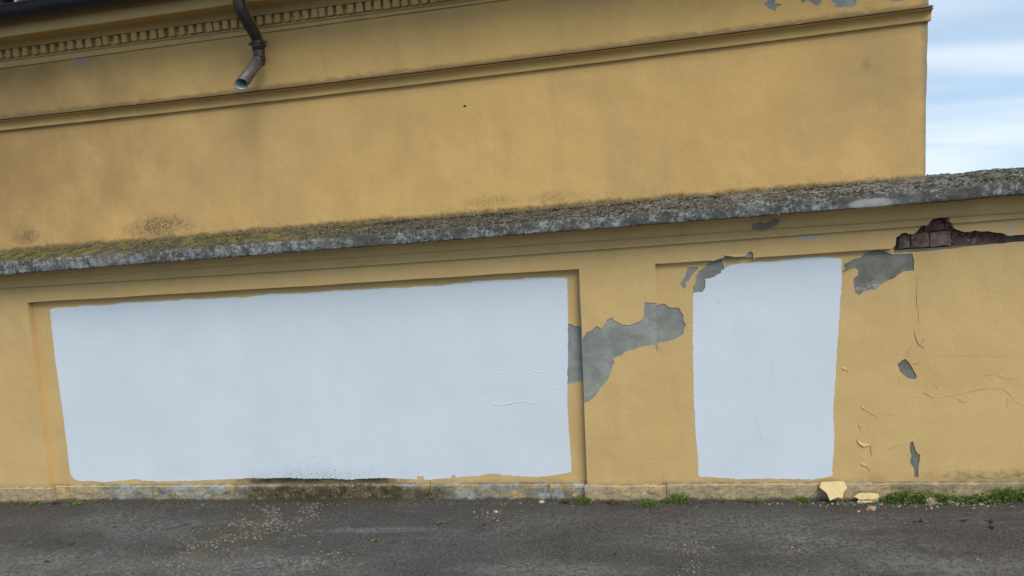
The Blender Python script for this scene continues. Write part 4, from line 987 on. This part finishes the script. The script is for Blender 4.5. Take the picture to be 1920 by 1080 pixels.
# ------------------------------------------------------------------ drainpipe
pp = [Vector(p) for p in D['pipe']]
pipe_x = pp[0].x
dp = thing('drainpipe', 'dark drainpipe stub with a swan neck and open spout on the ochre facade', 'drainpipe', (pipe_x, UY, pp[-1].z))
def catmull(P, k=6):
    Q = [P[0] + (P[0] - P[1])] + P + [P[-1] + (P[-1] - P[-2])]; out = []
    for i in range(1, len(Q) - 2):
        for j in range(k):
            t = j / k; a, b, c, d = Q[i - 1:i + 3]
            out.append(0.5 * ((2 * b) + (c - a) * t + (2 * a - 5 * b + 4 * c - d) * t * t + (3 * b - a - 3 * c + d) * t ** 3))
    return out + [P[-1]]
def sweep(name, path, rad, mat, parent, sides=20, open_end=False, mat2=None, cut=None):
    V = []; F = []; n = len(path); X = Vector((1, 0, 0))
    rings = []
    def ring(c, d, r):
        d = d.normalized(); u = X - d * X.dot(d); u.normalize(); v = d.cross(u)
        rings.append([c + (u * math.cos(a) + v * math.sin(a)) * r for a in [2 * math.pi * k / sides for k in range(sides)]])
    for i, c in enumerate(path):
        d = path[min(n - 1, i + 1)] - path[max(0, i - 1)]
        if i == n - 1 and cut is not None:
            dd = (path[-1] - path[-2]).normalized(); u = X - dd * X.dot(dd); u.normalize(); v = dd.cross(u)
            rg = []
            for a in [2 * math.pi * k / sides for k in range(sides)]:
                q = c + (u * math.cos(a) + v * math.sin(a)) * rad
                rg.append(q + dd * ((c - q).dot(cut) / dd.dot(cut)))
            rings.append(rg)
        else: ring(c, d, rad if not callable(rad) else rad(i / (n - 1)))
    nout = len(rings)
    if open_end:
        dd = (path[-1] - path[-2]).normalized()
        last = rings[-1]; cc = sum(last, Vector()) / sides
        rings.append([cc + (q - cc) * 0.93 for q in last])
        for k in (0.06, 0.14, 0.22): rings.append([cc + (q - cc) * 0.93 - dd * k for q in last])
    for rg in rings: V += [tuple(q) for q in rg]
    mi = []
    for i in range(len(rings) - 1):
        for k in range(sides):
            a = i * sides + k; b = i * sides + (k + 1) % sides
            F.append((a, b, b + sides, a + sides)); mi.append(1 if i >= nout else 0)
    F.append(tuple(range((len(rings) - 1) * sides, len(rings) * sides))); mi.append(1 if open_end else 0)
    F.append(tuple(range(sides))[::-1]); mi.append(0)
    o = mesh(name, V, F, mat, parent, True)
    if mat2: o.data.materials.append(mat2); o.data.polygons.foreach_set('material_index', mi)
    return o
PR = 0.038
neck = [Vector((pipe_x, GY + 0.02, GZ - 0.06)), Vector((pipe_x, GY + 0.028, 3.56))] + pp[:8]
sweep('swan_neck', catmull(neck, 5), PR, M['pipe'], dp)
e0 = pp[7]; e1 = pp[8]
elbow = [e0 + Vector((0, 0, 0.02)), e0, e0 + (e1 - e0) * 0.03 + Vector((0, 0.002, -0.012)), e0 + (e1 - e0) * 0.10, e0 + (e1 - e0) * 0.16]
sweep('elbow', elbow, PR * 1.04, M['pipe'], dp)
sweep('spout', [e0 + (e1 - e0) * 0.08, e0 + (e1 - e0) * 0.5, e1], PR * 1.0, M['spout'], dp, open_end=True, mat2=M['inner'], cut=Vector((0.35, -0.75, -0.56)).normalized())
sl = pp[5]
sweep('sleeve', [sl + Vector((0, 0.002, 0.012)), sl + Vector((0, 0, -0.055))], PR * 1.10, M['pipe'], dp)
sweep('clip', [sl + Vector((0, 0, -0.004)), sl + Vector((0, 0, -0.018))], PR * 1.2, M['pipe'], dp)
for s in (-1, 1):
    c = sl + Vector((s * PR * 1.38, 0, -0.011))
    V = [(c.x + a * 0.012, c.y + b * 0.010, c.z + d * 0.012) for a, b, d in ((-1, -1, -1), (1, -1, -.6), (1, 1, -.6), (-1, 1, -1), (-1, -1, 1), (1, -1, .6), (1, 1, .6), (-1, 1, 1))]
    if s < 0: V = [(2 * c.x - q[0], q[1], q[2]) for q in V]
    mesh('clip_bolt', V, [(0, 3, 2, 1), (4, 5, 6, 7), (0, 1, 5, 4), (1, 2, 6, 5), (2, 3, 7, 6), (3, 0, 4, 7)], M['pipe'], dp)
sweep('wall_bracket', [sl + Vector((0, PR, -0.011)), Vector((pipe_x, UY + 0.02, sl.z - 0.011))], 0.008, M['pipe'], dp, 8)

# ------------------------------------------------------------------ fallen plaster, stones
def slab(name, poly3, thick, col, label, cat, group=None, backcol=None, face=(0, -1, 1)):
    """a broken flat piece: closed outline in 3-D with thickness along its normal"""
    P = [Vector(p) for p in poly3]; c = sum(P, Vector()) / len(P)
    nrm = Vector()
    for i in range(len(P)): nrm += (P[i] - c).cross(P[(i + 1) % len(P)] - c)
    nrm.normalize(); r = random.Random(len(label))
    if nrm.dot(Vector(face)) < 0: P = P[::-1]; nrm = -nrm
    V = [tuple(p) for p in P] + [tuple(p - nrm * thick + Vector((r.uniform(-1, 1), r.uniform(-1, 1), r.uniform(-1, 1))) * thick * 0.25) for p in P]
    n = len(P); F = [tuple(range(n)), tuple(range(2 * n - 1, n - 1, -1))]; T = [col, backcol or col]
    for i in range(n): F.append((i, i + n, (i + 1) % n + n, (i + 1) % n)); T.append(backcol or col)
    F = [tuple(f) for f in F]
    return tag(mesh(name, V, F, M['chalk'], None, False, T), label, cat, group)
PL = (0.66, 0.50, 0.25)
fa = rough(D['flakeA'], 0.002, 0.03, 4)
zlo = min(q[1] for q in fa); zhi = max(q[1] for q in fa)
slab('plaster_flake', [(x, -0.085 + 0.068 * (z - zlo) / (zhi - zlo), max(z, gz(x, -.08) + 0.001)) for x, z in fa], 0.007, PL, 'shield-shaped cream plaster flake leaning on the plinth below the narrow white rectangle', 'plaster flake', 'fallen plaster', (0.45, 0.42, 0.36))
fb_ = rough(D['flakeB'], 0.002, 0.03, 6)
slab('plaster_flake', [(x, -0.060 + 0.5 * (z - 0.0), max(z, gz(x, -.06) + 0.002)) for x, z in fb_], 0.007, PL, 'low cream plaster flake propped against the wall foot, farther of two', 'plaster flake', 'fallen plaster', (0.45, 0.42, 0.36))
for key, lab, tilt, lift, sd_ in (('flakeC', 'cream plaster flake lying on the asphalt, nearer of two', 0.12, 0.010, 7),):
    q = rough(D[key], 0.003, 0.04, sd_)
    ylo = min(p[1] for p in q)
    slab('plaster_flake', [(x, y, gz(x, y) + lift + (y - ylo) * tilt) for x, y in (q if True else q)][::-1], 0.008, PL, lab, 'plaster flake', 'fallen plaster', (0.5, 0.46, 0.38))
def stone(name, x, y, w, col, label, cat, group=None, flat=0.6, seed=0, mat='chalk'):
    r = random.Random(seed); bm = bmesh.new()
    bmesh.ops.create_icosphere(bm, subdivisions=2, radius=1)
    for v in bm.verts:
        k = 1 + 0.35 * noise.noise(v.co * 1.3 + Vector((seed, 0, 0))) + 0.12 * noise.noise(v.co * 4 + Vector((0, seed, 0)))
        v.co = Vector((v.co.x * k * w / 2, v.co.y * k * w * 0.36, max(-0.35, v.co.z * k) * w * 0.5 * flat))
    me = bpy.data.meshes.new(name); bm.to_mesh(me); bm.free()
    at = me.color_attributes.new('tint', 'FLOAT_COLOR', 'CORNER'); at.data.foreach_set('color', [q for _ in range(len(me.loops)) for q in (*col, 1.0)])
    o = link(name, me, M[mat]); o.location = (x, y, gz(x, y) + w * 0.1 * flat); o.rotation_euler = (0, 0, r.uniform(-.6, .6))
    return tag(o, label, cat, group)
c = D['chunk']
stone('brick_chunk', c[0], c[1], 0.062, (0.34, 0.22, 0.15), 'pinkish broken brick chunk on the asphalt in front of the plaster flakes', 'brick chunk', None, 0.55, 5)
SL = [('tan rounded stone sitting in the weeds at the wall foot', (0.36, 0.29, 0.16), 0.9), ('small pale grey pebble left of the tan stone', (0.36, 0.36, 0.36), 0.5), ('long pale chip lying just in front of the tan stone', (0.52, 0.47, 0.38), 0.4),
      ('flat whitish chip just right of the tan stone', (0.52, 0.47, 0.36), 0.35), ('bluish grey slanted chip on the edge of the asphalt', (0.33, 0.34, 0.36), 0.5), ('small pale pebble left of a close pair of chips by the right-hand weeds', (0.42, 0.38, 0.33), 0.5),
      ('white chip by the right-hand weeds, left of a close pair', (0.56, 0.54, 0.49), 0.4), ('white chip by the right-hand weeds, right of a close pair', (0.58, 0.56, 0.51), 0.4), ('orange tan chip alone on the asphalt below the long white rectangle', (0.55, 0.30, 0.17), 0.6),
      ('brownish chip at the foot of the middle pier', (0.42, 0.34, 0.25), 0.5), ('tiny pinkish crumb left of the brick chunk', (0.42, 0.30, 0.22), 0.5), ('small tan pebble nearest the plaster flakes', (0.37, 0.33, 0.22), 0.5)]
PXM = 0.00345
for i, (x, y, w) in enumerate(D['stones']):
    lab, col, fl = SL[i]
    stone('stone' if i in (0, 1) else 'chip', x, min(y, -0.03) - (0.018 if i == 0 else 0), w * PXM * (1.05 if i else 0.8), col, lab, 'stone', 'loose stones at the wall foot', fl, 10 + i)

# gravel: uncountable grit on the asphalt
rnd = random.Random(5); V = []; F = []; T = []
def grit(x, y, r, col):
    b = len(V); z = gz(x, y)
    k = 5; a0 = rnd.uniform(0, 6)
    for i in range(k):
        a = a0 + i * 2 * math.pi / k; q = r * rnd.uniform(.7, 1.2)
        V.append((x + q * math.cos(a), y + q * math.sin(a) * 0.8, z + r * rnd.uniform(-.05, .12)))
    for i in range(k):
        q = V[b + i]; V.append((x + (q[0] - x) * .6, y + (q[1] - y) * .6, z + r * rnd.uniform(.45, .75)))
    F.append(tuple(range(b + k, b + 2 * k))); T.append(col)
    for i in range(k):
        F.append((b + i, b + (i + 1) % k, b + k + (i + 1) % k, b + k + i)); T.append(tuple(v * rnd.uniform(.7, 1) for v in col))
GC = [(0.180, 0.165, 0.136), (0.235, 0.219, 0.186), (0.145, 0.134, 0.112), (0.265, 0.247, 0.21), (0.115, 0.102, 0.080), (0.19, 0.162, 0.105), (0.16, 0.15, 0.13)]
for cx, cy, rx, ry, n_ in D['gravel']:
    for _ in range(int(n_ * 2.0)):
        x = rnd.gauss(cx, rx * 0.55); y = rnd.gauss(cy, ry * 0.6)
        if y > -0.02: y = -0.02 - rnd.random() * 0.1
        if noise.fractal((x * 5, y * 7, 1.1), 1, 2, 3) < rnd.uniform(-.5, .3): continue
        grit(x, y, rnd.choice((.003, .004, .005, .006, .007, .010)), rnd.choice(GC))
for _ in range(1300):
    x = rnd.uniform(-5.4, 2.6); y = -0.02 - 1.5 * rnd.random() ** 1.4
    grit(x, y, rnd.choice((.003, .0035, .004, .005)), rnd.choice(GC[:5]))
for _ in range(500):
    x = rnd.uniform(-5.2, 2.5); y = -0.035 - abs(rnd.gauss(0, .035))
    grit(x, y, rnd.choice((.004, .005, .007)), rnd.choice(GC + [(0.14, 0.085, 0.06)]))
for _ in range(260):                                   # crumbs of render under the damaged stretch
    x = rnd.gauss(1.45, 0.42); y = -0.035 - abs(rnd.gauss(0, .045))
    grit(x, y, rnd.choice((.003, .004, .005, .007, .010)), rnd.choice([(0.46, 0.36, 0.19), (0.38, 0.31, 0.18), (0.30, 0.29, 0.26), (0.24, 0.16, 0.11), (0.17, 0.15, 0.12)]))
for _ in range(420):                                   # silt and leaf crumbs along the joint
    x = rnd.uniform(-5.2, 2.5); y = -0.028 - abs(rnd.gauss(0, .016))
    grit(x, y, rnd.choice((.004, .006, .008)), rnd.choice([(0.045, 0.034, 0.020), (0.06, 0.047, 0.027), (0.085, 0.06, 0.035), (0.05, 0.055, 0.02)]))
tag(mesh('gravel', V, F, M['stone'], None, False, T), 'loose pale grit scattered over the asphalt', 'gravel', kind='stuff')

# dark dead leaves / droppings on the asphalt
LL = ['dark dead leaf on the asphalt under the left end of the long white rectangle', 'dark dead leaf at the edge of the pale worn asphalt, lower left', 'small dark leaf nearest the lower left corner of the asphalt', 'dark dead leaf on the asphalt below the orange tan chip',
      'dark dead leaf on the asphalt straight below the middle pier', 'left one of a close pair of dark leaves below the tan stone', 'right one of a close pair of dark leaves below the tan stone', 'single dark leaf right of the close pair on the right-hand asphalt',
      'upper one of two dark leaves near the right edge of the asphalt', 'lower one of two dark leaves near the right edge of the asphalt', 'dark leaf beside the foot of the bluish peeled plinth']
for i, (x, y) in enumerate(D['leaf']):
    r = random.Random(400 + i); L = r.uniform(.016, .030); a = r.uniform(0, 3)
    V = []; 
    for t, w in ((-1, 0.05), (-.5, .5), (0, .6), (.5, .4), (1, .04)):
        for s in (-1, 1):
            px, py = t * L, s * w * L * .6
            V.append((x + px * math.cos(a) - py * math.sin(a), y + px * math.sin(a) + py * math.cos(a), gz(x, y) + 0.004 + 0.006 * abs(t) + r.uniform(0, .004)))
    F = [(2 * k, 2 * k + 2, 2 * k + 3, 2 * k + 1) for k in range(4)]
    tag(mesh('dead_leaf', V, F, M['leaf'], None, False, [(0.022, 0.018, 0.014)] * 4), LL[i], 'leaf', 'dead leaves on the asphalt')

# ------------------------------------------------------------------ weeds
def leaf_quad(V, F, T, p, d, up, L, w, col):
    s = d.cross(up)
    if s.length < 1e-4: s = Vector((1, 0, 0))
    s.normalize(); b = len(V)
    mid = p + d * L * .5 + up * L * .08
    V += [tuple(p), tuple(mid - s * w), tuple(p + d * L), tuple(mid + s * w)]
    F += [(b, b + 1, b + 2, b + 3)]; T.append(col)
def weed(i, x, y, w, h, kind, label, group):
    r = random.Random(500 + i); V = []; F = []; T = []
    W = w * PXM * 0.5; Hh = h * PXM * 0.95
    y = min(y, -0.035) if y > -0.25 else y
    g = [(0.105, 0.175, 0.018), (0.140, 0.225, 0.024), (0.070, 0.115, 0.016), (0.18, 0.25, 0.040)] if kind < 2 else [(0.075, 0.070, 0.022), (0.10, 0.085, 0.03), (0.06, 0.075, 0.02), (0.085, 0.055, 0.03)]
    if kind == 1: g = [(0.080, 0.140, 0.016), (0.110, 0.185, 0.020), (0.050, 0.085, 0.014), (0.15, 0.20, 0.034)]
    N = int(90 + 9000 * W * max(Hh, .03))
    dpt = min(0.045, max(.012, W * .5))
    for _ in range(N):
        u = r.gauss(0, .48)
        if abs(u) > 1.1: continue
        v = r.uniform(-1, .55)
        top = Hh * (1 - abs(u) ** 2 * .8) * (0.62 + 0.5 * noise.noise((u * 2.7 + i * 3.1, i, .4)))
        zz = max(0.0, r.random() ** 0.8 * top)
        px, py = x + u * W, y + v * dpt * (1 - .5 * zz / max(Hh, .01))
        p = Vector((px, min(py, -.008), gz(px, py) + zz * 0.92))
        d = Vector((r.uniform(-1, 1), r.uniform(-1.1, .5), r.uniform(-.1, 1.0))).normalized()
        L = r.uniform(.007, .014) if kind != 1 else r.uniform(.010, .020)
        k = r.uniform(.6, 1.25); c = r.choice(g)
        leaf_quad(V, F, T, p, d, Vector((r.uniform(-.5, .5), r.uniform(-1, 0), 1)).normalized(), L, L * r.uniform(.22, .42), tuple(q * k for q in c))
    if kind == 1 or h > 15:
        for _ in range(int(40 + W * 500)):
            u = r.uniform(-.95, .95); L = Hh * r.uniform(.5, 1.05) * (1 - .5 * u * u)
            px = x + u * W; py = y + r.uniform(-.6, .5) * dpt
            p = Vector((px, min(py, -.01), gz(px, py))); lean = Vector((r.uniform(-.5, .5), r.uniform(-.5, .2), 1)).normalized()
            s = Vector((1, 0, 0)) * r.uniform(.0012, .0024); b = len(V)
            q1 = p + lean * L * .55; q2 = p + lean * L + Vector((lean.x, lean.y, -.35)) * L * .25
            V += [tuple(p - s), tuple(p + s), tuple(q1 - s * .8), tuple(q1 + s * .8), tuple(q2)]
            F += [(b, b + 1, b + 3, b + 2), (b + 2, b + 3, b + 4)]; c = r.choice(g); T += [c, c]
    o = mesh('weed_clump', V, F, M['leaf'], None, False, T)
    return tag(o, label, 'weed', group)
WL = ['leftmost low green weed tuft at the foot of the left pier', 'tiny brownish weed tuft just right of the leftmost tuft', 'flat green weed tuft left of the bluish peeled plinth', 'green weed tuft at the left corner of the middle pier',
      'low brown-green weed strip under the middle pier', 'bright rounded green weed cushion under the right end of the middle pier', 'thin green tuft joining the two bright clumps by the middle pier', 'tall bright green weed clump just right of the middle pier',
      'low brownish weed tuft left of the middle pier', 'small weed tuft below the left half of the narrow white rectangle', 'green weed tuft below the right half of the narrow white rectangle', 'grass clump left of the tan stone',
      'grass clump behind the tan stone', 'leafy weed clump right of the tan stone', 'thin grass strip between the tan stone and the last tall clump', 'tallest dark green grass clump near the right end of the wall', 'grass clump cut by the right edge of the picture',
      'tiny green sprig alone on the open asphalt', 'tiny sprig on the asphalt left of the orange chip', 'low green weeds around the fallen plaster flakes']
for i, (x, y, w, h, k) in enumerate(D['weeds']): weed(i, x, y, w, h, int(k), WL[i], 'weeds along the wall foot')
for i, (x, y, h) in enumerate(D['stems']):
    r = random.Random(600 + i); V = []; F = []; T = []
    y = min(y, -.02); Hh = h * PXM; base = Vector((x, y, gz(x, y))); pts = []
    for k in range(8): pts.append(base + Vector((0.006 * math.sin(k * .9 + i), 0.004 * math.sin(k), Hh * k / 7)))
    for k in range(7):
        b = len(V); s = Vector((.0018, 0, 0)); q = Vector((0, .0018, 0))
        V += [tuple(pts[k] - s), tuple(pts[k] + s), tuple(pts[k + 1] + s), tuple(pts[k + 1] - s), tuple(pts[k] - q), tuple(pts[k] + q), tuple(pts[k + 1] + q), tuple(pts[k + 1] - q)]
        F += [(b, b + 1, b + 2, b + 3), (b + 4, b + 5, b + 6, b + 7)]; T += [(0.05, 0.075, 0.02)] * 2
        for _ in range(5):
            d = Vector((r.uniform(-1, 1), r.uniform(-1, .2), r.uniform(-.1, .7))).normalized()
            leaf_quad(V, F, T, pts[k + 1] + Vector((0, 0, r.uniform(-.01, .01))), d, Vector((0, -.3, 1)).normalized(), r.uniform(.008, .016), .003, (0.045, 0.085, 0.018))
    tag(mesh('upright_weed', V, F, M['leaf'], None, False, T), ['thin upright weed stem against the plinth left of the middle pier', 'thin dark weed stem under the long white rectangle right of the damp stain'][i], 'weed', 'weeds along the wall foot')
